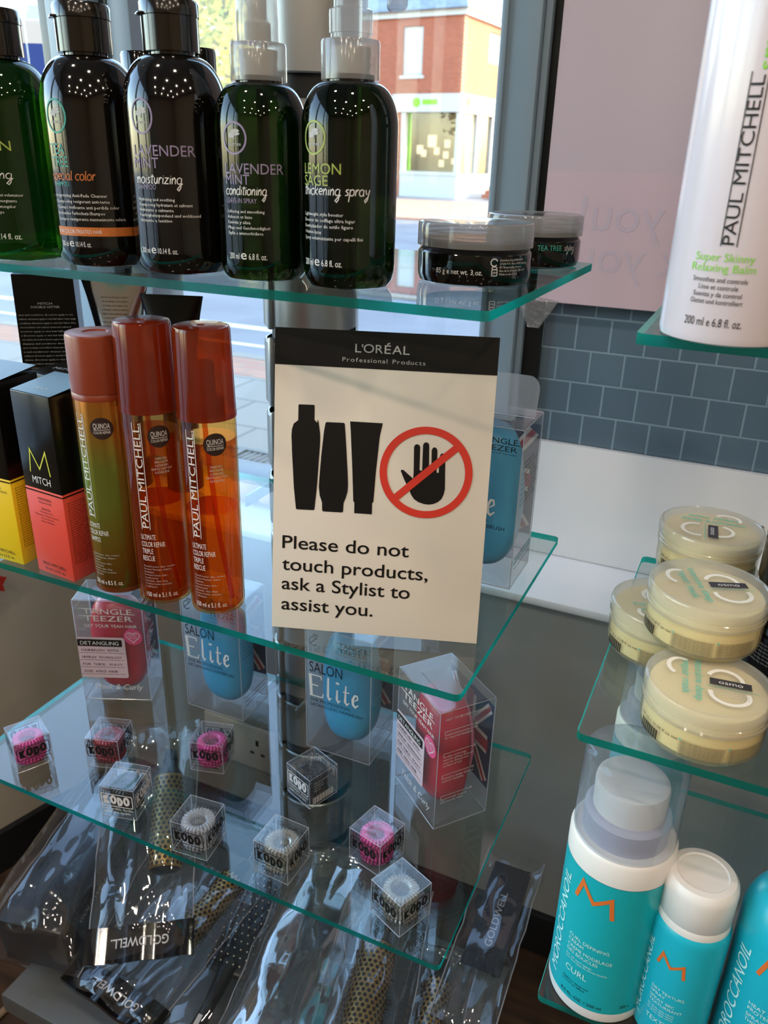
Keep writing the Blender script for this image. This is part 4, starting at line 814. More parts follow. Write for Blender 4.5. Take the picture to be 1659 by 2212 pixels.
        w.art(*ribbon([arc(wd*.13, h*.90, .0042, .0055, 30, 330, 12), [(wd*.07, h*.87), (wd*.2, h*.935)], arc(wd*.17, h*.945, .003, .002, 0, 180, 6), [(wd*.135, h*.945), (wd*.2, h*.945)]], .0009), m_navy, f)
        w.art(*shift(text('SALON', wd*.50, h*.082), wd*.07, h*.655), m_pblk, f); elite(w, f, wd*.08, h*.46, h*.17, m_pw)
        w.art(*shift(text('THE PROFESSIONAL', wd*.62, h*.024), wd*.08, h*.415), m_pblk, f); w.art(*shift(text('DETANGLING HAIRBRUSH', wd*.80, h*.024), wd*.08, h*.375), m_pblk, f)
        for i in range(9): w.art(*shift(text('Professional salon quality detangles'[:rng.randint(18, 34)], dp*rng.uniform(.5, .8), .0021), dp*.12, h*(.78-.032*i)), m_pblk, g)
        for i in range(3): w.art(*shift(text('Award winning British design', dp*.8, .0026), dp*.1, h*(.18-.035*i)), m_pblk, g)
        l = onflat((.0012, .002, 0), (0, 1, 0), (0, 0, 1)); crop(w, [(0, .004), (dp*.92, .004), (dp*.92, h*.97), (0, h*.97)], m_panelw, l)
        for i in range(18): w.art(*shift(text('designed and made in the uk for all hair types'[:rng.randint(22, 44)], dp*.8, .0017, res=1), dp*.06, h*(.66-.026*i)), m_pgrey, lambda a, b: Vector(l(a, b))+Vector((.0005, 0, 0)))
    w.build('box_print', t, smooth=False)
    b = thing('hairbrush', hlabel, 'hairbrush', t.location+Matrix.Rotation(R(rot), 3, 'Z') @ Vector((wd*.53, dp*.56, 0)), R(rot), 'boxed hairbrushes inside their boxes')
    b.location.z = z+.0006; hz = h*.455; zc = h*.505
    w = MB(); brush_shell(w, m_red if kind == 'red' else m_blue, wd*.425, dp*.52, hz, zc, wav=.0 if kind == 'red' else .25); w.build('handle_shell', b)
    w = MB(); w.lathe([(.0, 0), (1, .02), (1, .2), (.93, .4), (0, .4)], m_pinkpad if kind == 'red' else m_bpad, 32, Matrix.Translation((0, dp*.17, zc)) @ Matrix.Rotation(R(-90), 4, 'X') @ Matrix.Diagonal((wd*.34, hz*.82, .012, 1)), cap=False); w.build('bristle_pad', b)
    return t
brush_box('red', 'clear box with a red hairbrush and pale label, left end of the lowest shelf', 'red hairbrush inside the leftmost clear box', -.676, .606, 24, Z3, .0835, .052, .142)
brush_box('blue', 'clear box with a blue hairbrush, below the right amber bottle', 'blue hairbrush in the box below the amber bottles', -.555, .655, 1, Z3, .081, .058, .162)
brush_box('blue', 'clear box with a blue hairbrush, directly below the printed sign', 'blue hairbrush in the box directly below the printed sign', -.384, .653, 1, Z3, .081, .066, .163)
brush_box('red', 'clear box with a red hairbrush turned cornerwise at the right shelf corner', 'red hairbrush inside the cornerwise box at the right', -.270, .652, -39, Z3, .0865, .064, .146)
brush_box('blue', 'clear box with a blue hairbrush, half hidden behind the printed sign', 'blue hairbrush in the box half hidden behind the sign', -.236, .624, 0, Z2, .081, .062, .149, True)

# ---------------------------------------------------------------- small cubes of coiled hair ties
m_cube = film('clear_cube_plastic', (.965, .97, .975), 'e4e8ee', .05, .075, .03, .5)
COL = {'pink': pbr('coil_pink', 'e0409a', .35, sss=1), 'red': pbr('coil_red', '9c1226', .35), 'black': pbr('coil_black', '15161a', .3), 'white': film('coil_milky', (.9, .92, .95), 'e4e6ea', .78, .06, .12, .5), 'clear': film('coil_clear', (.93, .93, .90), 'dedcd0', .62, .08, .08, .5)}
COIL = {}
def coil_mesh(key):
    if key in COIL: return COIL[key]
    w = MB(); loops = 26; n = loops*9; p = []
    for i in range(n):
        a = 2*pi*i/n; b = 2*pi*loops*i/n; rr = .0122+.0038*cos(b); p.append((rr*cos(a), rr*sin(a), .0052+.0038*sin(b)))
    w.tube(p, .00135, COL[key], 5, closed=True); o = w.build('spiral_hair_tie'); COIL[key] = o.data; bpy.data.objects.remove(o); return COIL[key]
KL = {'K': [[(0, 1), (.06, 0)], [(.55, 1.0), (.1, .5), (.62, .02)]], 'O': [arc(.36, .48, .33, .44, 100, 470, 14)], 'D': [[(.08, .95), (.1, .05)], [(-.05, .95), (.4, .9), (.66, .5), (.45, .1), (.0, .04)]]}
def kodo(w, f, x, y, ww, hh, mat, fine=None, spiral=False):
    w.art(*ring_art(rrect(x, y, x+ww, y+hh, .0016, 3), .0009), mat, f)
    k = ww*.205; q = hh*.66; px = x+ww*.10
    for i, ch in enumerate('KODO'):
        dy = (.02, .08, -.04, .06)[i]*hh
        w.art(*ribbon([[(px+a*k, y+hh*.17+dy+b*q) for a, b in l] for l in KL[ch]], hh*.165), mat, f); px += ww*.212
    if spiral: w.art(*shift(text('Spiral', ww*.56, hh*.34, 'C'), x+ww/2, y-hh*.52), mat, f)
    else:
        w.art(*shift(text('Comfortable, flexible', ww*.98, hh*.19, 'L'), x+.0004, y-hh*.30), mat, f); w.art(*shift(text('stylish and durable', ww*.86, hh*.19, 'L'), x+.0012, y-hh*.58), mat, f)
def cube(i, colour, label, p, rot, sp, ink, where, s=.0385):
    t = thing('hair_tie_box', label, 'box', (p[0], p[1], Z3), R(rot), 'clear cubes of hair ties'); a = s
    w = MB(); clearbox(w, (0, 0, .0002), (a, a, a), m_cube); edges_of(w, (.0003, .0003, .0006), (a-.0003, a-.0003, a-.0003), .00035, m_cedge); w.build('box_shell', t, smooth=False)
    w = MB(); w.add([(.0008, .0008, a+.0006), (a*.97, .0008, a+.0018), (a*.97, a*.62, a+.0016), (a*.90, a*.70, a+.0012), (.0008, a*.70, a+.0006)], [(0, 1, 2, 3, 4)], m_cube); w.build('box_flap', t, smooth=False)
    w = MB(); f = onflat((0, -.0003, 0), (1, 0, 0), (0, 0, 1)); g = onflat((a+.0003, 0, 0), (0, 1, 0), (0, 0, 1)); l = onflat((-.0003, a, 0), (0, -1, 0), (0, 0, 1)); k = onflat((a, a+.0003, 0), (-1, 0, 0), (0, 0, 1))
    for q, s2 in ((f, sp), (g, not sp), (l, not sp), (k, sp)):
        if q is g and ink is m_pw and i == 6:
            for b in range(22): q0 = .004+b*.0013; w.art([(q0, .004), (q0+.0004+.0005*(b*7 % 3)/2, .004), (q0+.0004+.0005*(b*7 % 3)/2, .013), (q0, .013)], [(0, 1, 2, 3)], m_pw, q)
            lines(w, ['Made of polyurethane', 'Charlesworth', 'Made in China', 'Hair ties'], q, .006, .030, .0034, .0017, m_pw, .5); continue
        kodo(w, q, a*.06, a*.40, a*.88, a*.40, ink, None, s2)
    w.build('box_print', t, smooth=False)
    cx = t.location+Matrix.Rotation(R(rot), 3, 'Z') @ Vector((a/2, a/2, 0))
    for j, lv in enumerate(('lowest', 'middle', 'topmost')):
        o = bpy.data.objects.new('spiral_hair_tie', coil_mesh(colour)); C.objects.link(o); o.location = (cx.x, cx.y, Z3+.0006+j*.0104); o.rotation_euler = (0, 0, j*.9+i)
        tag(o, '%s of three %s hair ties in the cube %s' % (lv, colour if colour != 'white' else 'milky white', where), 'hair tie', 'spiral hair ties in the clear cubes')
def rotp(p, d, back=True): return p
CUBES = [('pink', 'clear cube of pink hair ties at the far left shelf edge', (-.6435, .4705), 62, False, m_pblk, 'at the far left'), ('red', 'clear cube of dark red hair ties in front of the left brush box', (-.585, .514), 18, True, m_pblk, 'by the left brush box'),
 ('pink', 'clear cube of pink hair ties in front of the left blue brush box', (-.479, .560), 15, False, m_pblk, 'before the left blue brush box'), ('black', 'clear cube of black hair ties at the front edge, silver lettering', (-.519, .4645), 14, False, m_pw, 'with silver print'),
 ('white', 'clear cube of milky white hair ties at the front edge', (-.424, .4585), 6, False, m_pblk, 'at the front edge'), ('clear', 'clear cube of transparent hair ties in the middle of the front edge', (-.339, .474), -2, True, m_pblk, 'mid front edge'),
 ('black', 'clear cube of black hair ties with a barcode, before the silver post', (-.366, .580), -21, False, m_pw, 'with a barcode'), ('pink', 'clear cube of pink hair ties below the cornerwise red brush box', (-.2645, .5285), -14, False, m_pblk, 'below the cornerwise brush box'),
 ('clear', 'clear cube of transparent hair ties at the right front shelf corner', (-.219, .4825), -23, False, m_pblk, 'at the right front corner')]
for i, (c_, lb, p, rt, sp, ink, wh) in enumerate(CUBES): cube(i, c_, lb, p, rt, sp, ink, wh)

# ---------------------------------------------------------------- right hand stand
m_wplast = pbr('pearl_white_plastic', 'd9cdd2', .22, coat=.2); m_wcap = pbr('white_cap', 'dcd8d4', .35); m_pgreen = pbr('print_green', '86cf3c', .5)
m_turq = pbr('turquoise', '12a3ad', .32); m_turq2 = pbr('turquoise_satin', '1aa9bd', .3); m_morange = pbr('print_deep_orange', 'd26a2a', .5); m_pcyan = pbr('print_pale_cyan', 'bfe6e4', .5); m_collar = pbr('grey_satin_collar', '8e8b8b', .3, .5)
m_clearcap = film('clear_overcap', (.90, .94, .98), 'd4dde8', .20, .08, .05, .6)
t = thing('balm_bottle', 'tall white bottle with vertical black lettering on the top right shelf', 'bottle', (-.0145, .4735, ZR1)); r = .0338
w = MB(); w.lathe([(r*.90, 0), (r*.975, .001), (r, .0045), (r, .215), (r*.97, .222), (r*.8, .226), (0, .227)], m_wplast, 72); w.build('body', t)
w = MB(); w.lathe([(r*.78, .2265), (r*.78, .25), (r*.7, .252), (0, .252)], m_wcap, 48); w.build('cap', t)
w = MB(); f = onround(r, 0, 0); P = lambda d: R(d)*r
w.art(*shift(text('PAUL MITCHELL', .0725, .0058, rot=pi/2), P(-3.6), .0490), m_pblk, f, .002)
for d in (-14.2, -1.6): w.art([(P(d), .0482), (P(d)+.0005, .0482), (P(d)+.0005, .123), (P(d), .123)], [(0, 1, 2, 3)], m_pblk, f)
w.art(*shift(text('smoothing', .050, .0068, rot=pi/2), P(.5), .1235), m_pgreen, f, .002)
for s, ww, z in (('Super Skinny', .0285, .0412), ('Relaxing Balm', .0310, .0362)): w.art(*shift(text(s, ww, .0038, 'C'), P(-9.3), z), m_pgreen, f, .003)
for i, (s, ww) in enumerate((('Smoothes and controls', .0265), ('Lisse et controle', .0190), ('Suaviza y da control', .0235), ('Glattet und kontrolliert', .0255))): w.art(*shift(text(s, ww, .0024, 'C'), P(-10), .0312-i*.0035), m_pblk, f, .003)
w.art(*shift(text('200 ml e 6.8 fl. oz.', .0285, .0042, 'C'), P(-10), .0098), m_pblk, f, .003); w.build('label_print', t)

# cream mask jars
m_cream = pbr('cream_mask', 'efe0b2', .5); m_jwall = film('clear_jar', (.97, .95, .88), 'f1e6c4', .30, .05, .06, .6); m_jlid = film('milky_jar_lid', (.93, .93, .90), 'f4f0e6', .38, .06, .10, .6); m_jlab = film('jar_label', (.8, .78, .7), 'd6ccb2', .30, .04, .2, .4); m_mint = pbr('print_mint', '62b9a6', .5)
def mask(label, p, rot, z, lr):
    t = thing('mask_jar', label, 'jar', (p[0], p[1], z), R(rot), 'cream mask jars'); t.scale.z = .80; r = .0413
    w = MB(); w.lathe([(r*.80, 0), (r*.90, .0012), (r*.955, .006), (r*.965, .012), (r*.965, .030), (r*.93, .032)], m_jwall, 64); w.build('jar_body', t)
    w = MB(); w.lathe([(r*.80, .0018), (r*.92, .006), (r*.93, .028), (r*.90, .044), (r*.6, .0465), (0, .047)], m_cream, 56); w.build('cream', t)
    w = MB(); w.lathe([(r*.985, .0305), (r*.99, .0335), (r*.975, .0340), (r*.985, .0375), (r*.975, .038), (r*1.0, .0405), (r*1.0, .049), (r*.985, .0510), (r*.95, .0518), (r*.93, .0505), (r*.90, .0502), (0, .0502)], m_jlid, 64); w.build('lid', t)
    w = MB(); cl, sl = cos(R(lr)), sin(R(lr)); q, q2, q3 = [onflat((0, 0, h), (cl, sl, 0), (-sl, cl, 0)) for h in (.0505, .0508, .0511)]
    for pts in (arc(-.004, .010, .012, .011, 60, 250, 14), arc(.012, .012, .011, .012, -100, 110, 14), arc(-.012, -.018, .010, .008, 150, 330, 12)): w.art(*ribbon([pts], .0030), pbr('lid_swirl', 'e9e4d8', .5), q)
    w.art(*shift(text('intensive deep', .050, .0056, 'C', bold=.008), 0, -.0090), m_mint, q2); w.art(*shift(text('repair mask', .040, .0056, 'C', bold=.008), 0, -.0172), m_mint, q2)
    w.art([(-.0045, .000), (.0032, .000), (.0032, .026), (-.0045, .026)], [(0, 1, 2, 3)], pbr('logo_charcoal', '33333a', .5), q2); a = text('osmo', .0150, .0042, 'C', rot=pi/2); w.art(*shift(a, .0014, .013), m_pw, q3)
    w.art([(.0052, -.002), (.0057, -.002), (.0057, .030), (.0052, .030)], [(0, 1, 2, 3)], m_mint, q2)
    for i in range(4): a = text('repairs and restores damaged hair', .022, .0013, 'C', rot=pi/2, res=1); w.art(*shift(a, .0085+i*.0024, .013), m_pgrey, q2)
    f = onround(r*.966, 0, 0); P = lambda d: R(d)*r
    for a0 in (-20, 22): w.art([(P(a0), .006), (P(a0+40), .006), (P(a0+40), .0215), (P(a0), .0215)], [(0, 1, 2, 3)], m_jlab, f, .004)
    f2 = onround(r*.966, 0, 0, .0005)
    for a0 in (-18, 24):
        for i in range(9): w.art(*shift(text('apply to clean damp hair leave five minutes rinse', .026, .0010, res=1), P(a0), .0198-i*.0016), m_pblk, f2, .006)
        w.art([(P(a0-2), .0205), (P(a0), .0205), (P(a0), .0222), (P(a0-2), .0222)], [(0, 1, 2, 3)], m_mint, f2)
    for b in range(24):
        x = P(-66)+b*.00075; w.art([(x, .007), (x+.0003+.0002*(b*5 % 3), .007), (x+.0003+.0002*(b*5 % 3), .0165), (x, .0165)], [(0, 1, 2, 3)], m_pblk, f)
    w.art(*shift(text('300 ml e 10.58 fl oz net', .034, .0026), P(-68), .0190), m_pblk, f, .004); w.build('label_print', t); return t
mask('cream mask jar nearest the front corner of the middle right shelf, on the glass', (.0170, .4965), 4, ZR2, -88)
mask('topmost front cream mask jar, bridging the two jars below it', (.0055, .553), -6, ZR2+.0418, -62)
mask('cream mask jar half hidden at the left of the pile, showing a barcode', (-.0225, .592), 4, ZR2, 10)
mask('cream mask jar at the bottom rear, almost hidden under the rearmost jar', (.001, .679), 12, ZR2, 0)
mask('rearmost upper cream mask jar, against the white upstand', (-.001, .664), 12, ZR2+.0418, 172)
def tub(label, x, y, z):
    t = thing('styling_tub', label, 'tub', (x, y, z), 0, 'black tubs on the middle right shelf'); r = .036
    w = MB(); w.lathe([(r*.8, 0), (r*.93, .002), (r, .010), (r, .040), (r*.96, .042)], m_cblk, 56); w.build('body', t)
    w = MB(); w.lathe([(r*1.01, .0425), (r*1.01, .064), (r*.98, .067), (r*.94, .068), (0, .0672)], m_blackgl, 56); w.build('lid', t)
    w = MB(); f = onround(r, 0, 0)
    for i in range(6): w.art(*shift(text('styling clay strong hold matt finish', .032, .0016, res=1), -.035, .034-i*.003), m_pgrey, f, .006)
    w.build('label_print', t)
tub('lower black tub of the stack at the right frame edge', .0725, .600, ZR2); tub('upper black tub of the stack at the right frame edge', .0725, .600, ZR2+.0685)
tub('black tub nearest the shelf front, cut by the right frame edge', .0985, .502, ZR2)

# turquoise bottles
def zig(x, y, ww, hh): return [[(x, y), (x+ww*.16, y+hh*.95), (x+ww*.5, y+hh*.20), (x+ww*.92, y+hh*.72), (x+ww, y-hh*.25)]]
def airless(label, x, y, z, r, detail=True):
    t = thing('cream_bottle', label, 'bottle', (x, y, z), 0, 'turquoise bottles on the lowest right shelf')
    w = MB(); w.lathe([(r*.93, 0), (r*.985, .001), (r, .004), (r, .0105)], m_wcap, 64); w.lathe([(r, .0108), (r, .1415)], m_turq, 64, cap=False); w.lathe([(r, .1418), (r, .160), (r*.96, .1625), (r*.93, .164)], m_wcap, 64); w.build('body', t)
    w = MB(); w.lathe([(r*.80, .163), (r*.80, .182), (r*.76, .184), (r*.70, .185)], pbr('lilac_grey_collar', 'a5a4b4', .4), 56); w.build('pump_collar', t)
    w = MB(); w.lathe([(r*.66, .184), (r*.68, .205), (r*.66, .2085), (r*.55, .2095), (r*.3, .2080), (0, .2078)], m_wcap, 56); w.build('pump_head', t)
    w = MB(); w.lathe([(r*.955, .160), (r*.955, .166), (r*.945, .2275), (r*.93, .2295), (r*.90, .2302), (0, .2302)], m_clearcap, 64); w.build('clear_overcap', t)
    if not detail: return t
    w = MB(); f = onround(r, 0, 0); P = lambda d: R(d)*r
    w.art(*shift(text('MOROCCANOIL', .104, .0098, rot=pi/2, shear=.12), P(-49), .0225), m_pcyan, f, .002)
    w.art(*ribbon(zig(P(-37), .1150, P(44), .0190), .0032), m_morange, onround(r, 0, 0), .002)
    for i, (s, ww, z) in enumerate((('CURL DEFINING', .0325, .0745), ('CREAM', .0135, .0695), ('CREME MODELAGE', .036, .0640), ('DES BOUCLES', .026, .0590))): w.art(*shift(text(s, ww, .0032), P(-37), z), m_pcyan, f, .003)
    w.art(*shift(text('for all curl types', .022, .0019), P(-37), .0540), m_pcyan, f, .004); w.art(*shift(text('pour tous types de cheveux boucles', .034, .0019), P(-37), .0512), m_pcyan, f, .004)
    w.art(*shift(text('CURL', .0185, .0058), P(-35), .0395), m_pcyan, f, .003)
    w.art(*shift(text('Apply to damp hair', .023, .0018), P(-37), .030), m_pblk, f, .004); w.art(*shift(text('Scrunch or diffuse', .020, .0018), P(-37), .027), m_pblk, f, .004)
    w.art(*shift(text('8.5 FL. OZ. / 250 ml', .034, .0030), P(-37), .0148), m_pblk, f, .004); w.art(*shift(text('250 e', .008, .003), P(34), .0175), m_pblk, f, .004); w.build('label_print', t); return t
airless('turquoise bottle with a clear overcap, left front of the lowest right shelf', -.0178, .4925, ZR3, .0388)
airless('turquoise bottle with a clear overcap standing behind, seen through the shelf', -.0150, .640, ZR3, .0330, False)
t = thing('dry_spray', 'short turquoise spray can with a white cap, between the two larger bottles', 'bottle', (.0400, .4845, ZR3), 0, 'turquoise bottles on the lowest right shelf'); r = .0277
w = MB(); w.lathe([(r*.92, 0), (r*.99, .0015), (r, .004), (r, .1075), (r*.97, .1125), (r*.88, .1165)], m_turq2, 56); w.build('body', t)
w = MB(); c = r*.93; w.lathe([(c, .1135), (c, .1205), (c*.99, .121), (c, .1214), (c, .146), (c*.97, .1505), (c*.88, .1535), (c*.70, .1540), (c*.66, .1530), (0, .1526)], m_wcap, 56); w.build('cap', t)
w = MB(); f = onround(r, 0, 0); P = lambda d: R(d)*r
w.art(*shift(text('MOROCCANOIL', .080, .0068, rot=pi/2, shear=.12), P(-52), .0150), m_pcyan, f, .002); w.art(*ribbon(zig(P(-38), .0790, P(42), .0125), .0023), m_morange, f, .002)
for s, ww, z in (('DRY TEXTURE', .0245, .0535), ('SPRAY', .0115, .0492), ('SPRAY SEC', .0190, .0440), ('TEXTURISANT', .0250, .0398)): w.art(*shift(text(s, ww, .0027), P(-38), z), m_pcyan, f, .003)
for i in range(3): w.art(*shift(text('for all hair types volume', .020, .0016), P(-38), .0355-i*.0024), m_pcyan, f, .004)
w.art(*shift(text('TEXTURE', .0245, .0045), P(-38), .0215), m_pcyan, f, .003); w.build('label_print', t)
t = thing('heat_spray', 'large turquoise bottle with a grey collar, cut by the right frame edge', 'bottle', (.1060, .4925, ZR3), 0, 'turquoise bottles on the lowest right shelf'); r = .0365
w = MB(); w.lathe([(r*.9, 0), (r*.98, .0012), (r, .004), (r, .125)]+dome(r, .125, r*.50, .158, 12)[1:], m_turq2, 64); w.build('body', t)
w = MB(); c = r*.52; w.lathe([(c, .1565), (c, .176), (c*1.02, .1765), (c*1.02, .178), (c*.9, .179), (c*.55, .1795)], m_collar, 48); w.build('collar', t)
w = MB(); w.lathe([(c*.55, .179), (c*.55, .192), (c*.5, .194), (0, .194)], m_turq2, 32); w.box((-.012, -.03, .190), (.012, .014, .204), m_turq2, .004); w.build('pump_head', t)
w = MB(); w.lathe([(c*.86, .1795), (c*.84, .215), (c*.8, .217), (0, .217)], m_clearcap, 40); w.build('clear_overcap', t)
w = MB(); f = onround(r, 0, 0); P = lambda d: R(d)*r
w.art(*shift(text('MOROCCANOIL', .104, .0105, rot=pi/2, shear=.12), P(-46), .012), m_pcyan, f, .002); w.art(*ribbon(zig(P(-33), .103, P(46), .017), .0030), m_morange, f, .002)
for s, ww, z in (('HEAT STYLING', .032, .073), ('PROTECTION', .027, .068), ('SPRAY COIFFANT', .036, .062), ('THERMO-PROTECTEUR', .040, .057)): w.art(*shift(text(s, ww, .0033), P(-33), z), m_pcyan, f, .003)
w.build('label_print', t)
w = MB(); w.box((-.03, -.02, 0), (.03, .02, .05), pbr('lilac_carton', 'a886b4', .5), .001); o = w.build('product_carton', loc=(.012, .552, ZR3), rot=R(15)); tag(o, 'small lilac carton behind the turquoise bottles', 'box')

# ---------------------------------------------------------------- bagged brushes on the base tray
m_bag = film('crackling_clear_bag', (.94, .95, .96), 'c3cad2', .035, .10, .05, .5, .75, 26); m_bag3 = film('glaring_clear_bag', (.93, .94, .95), 'd3dae2', .06, .26, .05, .5, .7, 20); m_bag2 = film('clear_bag', (.955, .96, .965), 'c3cad2', .02, .06, .05, .5, .5, 24); m_hdr = pbr('bag_header_black', '0b0a0b', .12, coat=.4); m_hole = pbr('barrel_hole', '1d1410', .6); m_barrel = pbr('gold_barrel', 'b0925a', .35, .6); m_handle = pbr('black_handle', '141416', .3); m_pintip = pbr('pin_tip', 'd8d0c0', .4)
def frame_of(A, B, up=Vector((0, 0, 1)), twist=0):
    A, B = Vector(A), Vector(B); y = (B-A).normalized(); x = y.cross(up).normalized(); z = x.cross(y)
    c, s = cos(R(twist)), sin(R(twist)); x, z = x*c+z*s, z*c-x*s
    m = Matrix((x, y, z)).transposed().to_4x4(); m.translation = A; return m, (B-A).length
def bag(label, A, B, wd, h, seed, header=None, twist=0, txt_rot=True, film_=None):
    m, Ln = frame_of(A, B, twist=twist); t = bpy.data.objects.new('brush_bag', None); C.objects.link(t); t.matrix_world = m; t.empty_display_size = .02
    tag(t, label, 'bag', 'bagged hairbrushes'); NX, NY = 14, 34; vs = []; fs = []
    for side in (1, -1):
        for j in range(NY+1):
            v = j/NY
            for i in range(NX+1):
                u = i/NX*2-1; puff = (max(0, 1-abs(u)**2.6))**.6*(max(0, 1-abs(2*v-1)**6))**.7
                q = Vector((u*2.2, v*Ln*26, seed*3.1+side*5)); nz = noise.noise(q)*.5+noise.noise(q*2.3)*.35
                fold = .0045*nz*min(1, 4*(1-abs(u))+.15)
                xx = u*wd/2*(1+.05*noise.noise(Vector((v*9, seed, side))))
                vs.append((xx, v*Ln, (h*.62*puff if side > 0 else -h*.38*puff)+fold*(1 if side > 0 else .3)))
    o = (NX+1)*(NY+1)
    for s in (0, o):
        for j in range(NY):
            for i in range(NX): a = s+j*(NX+1)+i; fs.append((a, a+1, a+NX+2, a+NX+1))
    w = MB(); w.add(vs, fs, film_ or m_bag)
    for sgn in (-1, 1): w.tube([(sgn*wd/2*(1+.05*noise.noise(Vector((j/12*9, seed, 1)))), j/12*Ln, 0) for j in range(13)], .0007, m_cedge, 4)
    w.build('clear_film', t, sharp=60)
    if header:
        w = MB(); vs = []; K = 16
        for z in (.004, -.003):
            for y in (-.003, header):
                for i in range(K+1): vs.append(((i/K-.5)*wd*1.04, y, z+.0028*sin(i*.9+seed)))
        n1 = K+1; ff = []
        for i in range(K): ff += [(i, i+1, n1+i+1, n1+i), (2*n1+i+1, 2*n1+i, 3*n1+i, 3*n1+i+1), (i+1, i, 2*n1+i, 2*n1+i+1), (n1+i, n1+i+1, 3*n1+i+1, 3*n1+i)]
        ff += [(0, n1, 3*n1, 2*n1), (K, 2*n1+K, 3*n1+K, n1+K)]; w.add(vs, ff, m_hdr); hc = w.build('header_card', t)
        w = MB(); a = text('GOLDWELL.', wd*.56, header*.28, 'C', bold=.01); sg_ = -1 if txt_rot else 1
        w.art([(sg_*x, header*.5-sg_*header*.12+sg_*y) for x, y in a[0]], a[1], m_pw, lambda x, y: (x, y, .0046+.0028*sin((x/(wd*1.04)+.5)*16*.9+seed)), .006); w.build('header_lettering', hc)
    return t, m, Ln
def round_brush(label, m, y0, ln, r, hl, off=(0, 0)):
    t = bpy.data.objects.new('round_brush', None); C.objects.link(t); t.matrix_world = m @ Matrix.Translation((off[0], y0, off[1])) @ Matrix.Rotation(R(-90), 4, 'X'); t.empty_display_size = .02
    tag(t, label, 'hairbrush', 'bagged hairbrushes inside their bags')
    w = MB(); w.lathe([(r*.9, 0), (r, .002), (r, ln-.002), (r*.9, ln)], m_barrel, 40)
    rows = int(ln/.0058); cols = int(2*pi*r/.0066)
    for j in range(rows):
        for i in range(cols):
            a = 2*pi*(i+.5*(j % 2))/cols; z = .004+j*.0058; c0 = Vector(((r+.0003)*sin(a), -(r+.0003)*cos(a), z)); tx = Vector((cos(a), sin(a), 0))
            w.add([c0+tx*(.0025*cos(k*pi/3))+Vector((0, 0, .0025*sin(k*pi/3))) for k in range(6)], [tuple(range(6))], m_hole)
    w.build('barrel', t)
    w = MB(); w.lathe([(r*.9, ln+.0005), (r*.55, ln+.012), (r*.40, ln+.025), (r*.50, ln+hl*.6), (r*.38, ln+hl), (0, ln+hl+.003)], m_handle, 32); w.build('handle', t)
    w = MB(); w.lathe([(0, -.006), (r*.6, -.005), (r*.95, -.001)], m_handle, 32); w.build('end_cap', t)
    w = MB(); rg = random.Random(int(r*1e5)); 
    for i in range(170):
        a = rg.uniform(0, 2*pi); z = rg.uniform(.004, ln-.004); p = Vector((r*sin(a), -r*cos(a), z)); w.tube([p, p*1.0+Vector((sin(a), -cos(a), 0))*.006], .0003, m_handle, 3)
    tag(w.build('bristles', t), kind='stuff'); return t
Q = lambda x, y, z: (x, y, OZ+z)
# big bag with header, propped up over the others
b_, m, Ln = bag('clear bag with black header lying uppermost, gold barrel brush inside, left of centre', Q(-.519, .487, -.868), Q(-.655, .700, -.725), .122, .050, 1, .036, 4)
round_brush('gold barrel round brush inside the uppermost headed bag', m, .095, .115, .0205, .035, (.026, .006))
b_, m, Ln = bag('clear bag with a black header slanting down at the bottom edge, below the uppermost bag', Q(-.548, .452, -.928), Q(-.530, .668, -.915), .138, .040, 2, .034, 0)
round_brush('round brush with gold barrel inside the lower headed bag', m, .112, .10, .019, .03, (.022, .004))
# dark boxed brush at the left
t = thing('brush_case', 'black lettered case in a clear bag at the far left of the base tray', 'box', (0, 0, 0)); m, Ln = frame_of(Q(-.668, .462, -.905), Q(-.720, .70, -.885), twist=0); t.matrix_world = m
w = MB(); w.box((-.046, 0, -.038), (.046, Ln, .040), pbr('case_black', '16171a', .3), .004); w.build('case', t)
w = MB(); a = text('GOLDWELL', .065, .0085); w.art([(x, y) for x, y in a[0]], a[1], m_pgrey, onflat((.0463, .035, .012), (0, 1, 0), (0, 0, 1))); w.build('case_lettering', t)
bag('clear wrinkled bag around the black case at the far left', Q(-.662, .440, -.905), Q(-.727, .735, -.882), .148, .135, 3, None, 0)
# paddle brush
b_, m, Ln = bag('clear bag around the black pin brush in the middle', Q(-.440, .455, -.950), Q(-.464, .748, -.905), .098, .048, 4, film_=m_bag2)
t = bpy.data.objects.new('pin_brush', None); C.objects.link(t); t.matrix_world = m; tag(t, 'black pin brush with pale pin tips in a clear bag', 'hairbrush', 'bagged hairbrushes inside their bags')
w = MB(); w.box((-.030, .10, -.006), (.030, .255, .004), m_handle, .0045, None, 3); w.build('head', t)
w = MB(); w.tube([(0, -.03, -.001), (0, .02, 0), (0, .06, -.001), (0, .115, -.001)], [.009, .0105, .008, .013], m_handle, 12); w.build('handle', t)
w = MB(); w.add([(-.003, .0, .0108), (.003, .0, .0108), (.003, .045, .0098), (-.003, .045, .0098)], [(0, 1, 2, 3)], m_pgrey); w.build('handle_badge', t)
w = MB(); k = 0
for i in range(7):
    for j in range(15):
        x = -.024+i*.008+(.004 if j % 2 else 0); y = .108+j*.0098
        if x > .026: continue
        w.tube([(x, y, .0035), (x*1.1, y, .0135)], .0005, m_handle, 3); w.lathe([(0, 0), (.00105, .0008), (.00105, .0014), (0, .0024)], m_pintip, 6, Matrix.Translation((x*1.1, y, .0128)))
tag(w.build('pins', t), kind='stuff')
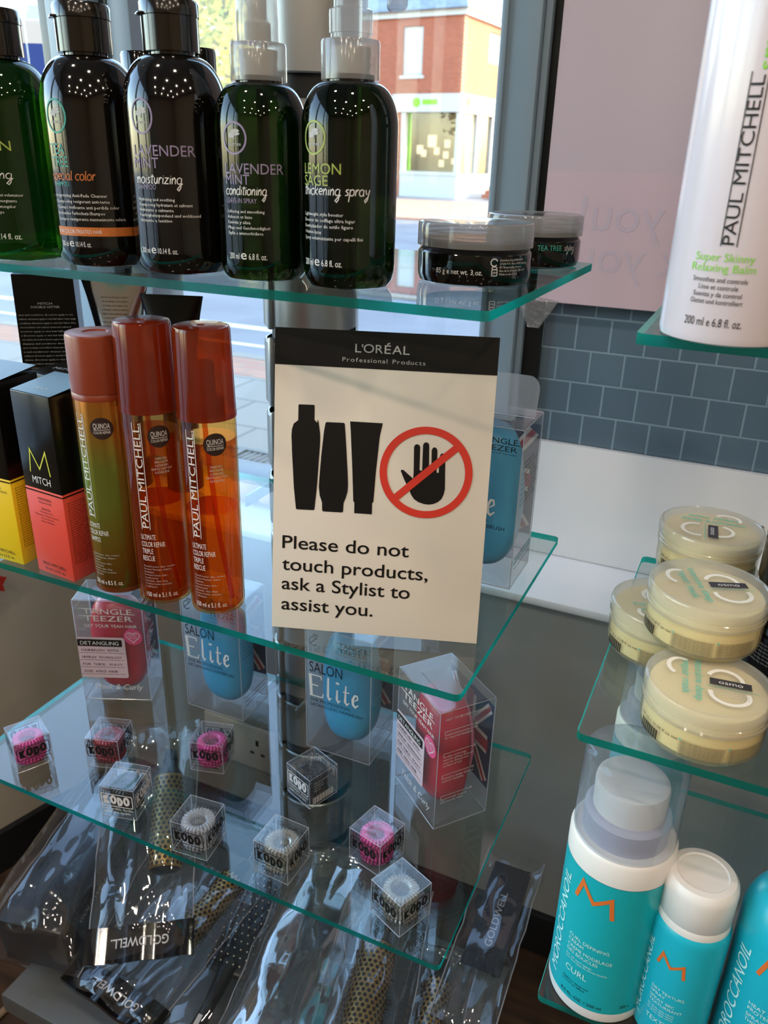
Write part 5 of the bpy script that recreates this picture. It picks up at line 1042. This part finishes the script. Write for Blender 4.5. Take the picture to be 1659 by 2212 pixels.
# bright crumpled bag with round brush
b_, m, Ln = bag('bright crumpled clear bag with a gold round brush, lower centre', Q(-.330, .430, -.925), Q(-.372, .745, -.870), .140, .070, 5, None, 0, film_=m_bag3)
b_, m, Ln = bag('clear bag with a gold round brush under the right front shelf corner', Q(-.235, .445, -.925), Q(-.300, .730, -.885), .110, .062, 6)
round_brush('gold round brush below the right front shelf corner', m, .085, .120, .023, .045)
b_, m, Ln = bag('clear bag with a gold round brush, second from the right', Q(-.180, .470, -.952), Q(-.208, .705, -.930), .080, .046, 7)
round_brush('gold round brush second from the right on the base tray', m, .085, .105, .0175, .03)
# flat carded brush at the right
b_, m, Ln = bag('clear flat bag with a black card at the right end of the base tray', Q(-.156, .600, -.908), Q(-.159, .830, -.862), .076, .018, 8)
t = bpy.data.objects.new('backing_card', None); C.objects.link(t); t.matrix_world = m; tag(t, 'black lettered card inside the rightmost bag', 'card')
w = MB(); w.box((-.024, .07, -.001), (.026, Ln-.02, .001), pbr('case_black', '16171a', .3)); w.build('card', t)
w = MB(); a = text('GOLDWELL', .075, .009, rot=pi/2); w.art([(x+.005, y+.10) for x, y in a[0]], a[1], m_pgrey, lambda x, y: (x, y, .0015)); w.build('card_lettering', t)
# ceiling lamps
m_lamp = glow('lamp_disc', (1, .86, .66), 14)
for i, (x, y) in enumerate(DOWN):
    t = thing('downlight', 'small round downlight in the salon ceiling', 'lamp', (x, y, CEIL), 0, 'ceiling downlights'); w = MB(); w.lathe([(.062, -.001), (.062, -.012), (.048, -.014), (.048, -.006)], m_wcap, 32, cap=False); w.build('rim', t)
    w = MB(); w.lathe([(.0001, -.010), (.0478, -.010)], m_lamp, 32, cap=False); w.build('lamp_disc', t)

m_leaf = pbr('red_leaf', 'a32018', .5)
w = MB(); w.prism([(0, .02), (.016, .012), (.018, -.006), (.028, -.012), (.020, -.022), (.022, -.034), (.006, -.026), (-.02, -.03), (-.03, .0), (-.02, .02)], 0, .0012, m_leaf, Matrix.Translation((-.978, .728, .583)) @ Matrix.Rotation(R(75), 4, 'Z') @ Matrix.Rotation(R(90), 4, 'X')); tag(w.build('paper_leaf'), 'ragged red paper leaf on the beige wall at the left frame edge', 'decoration')
m_cable = pbr('beige_cable', '8d7762', .5)
w = MB(); w.tube([(-.84, .36, .006), (-.822, .43, .006), (-.818, .493, .006), (-.814, .527, .006), (-.808, .568, .006), (-.80, .66, .006)], .0055, m_cable, 10); tag(w.build('cable'), 'beige cable curving over the dark floor at the lower left', 'cable')
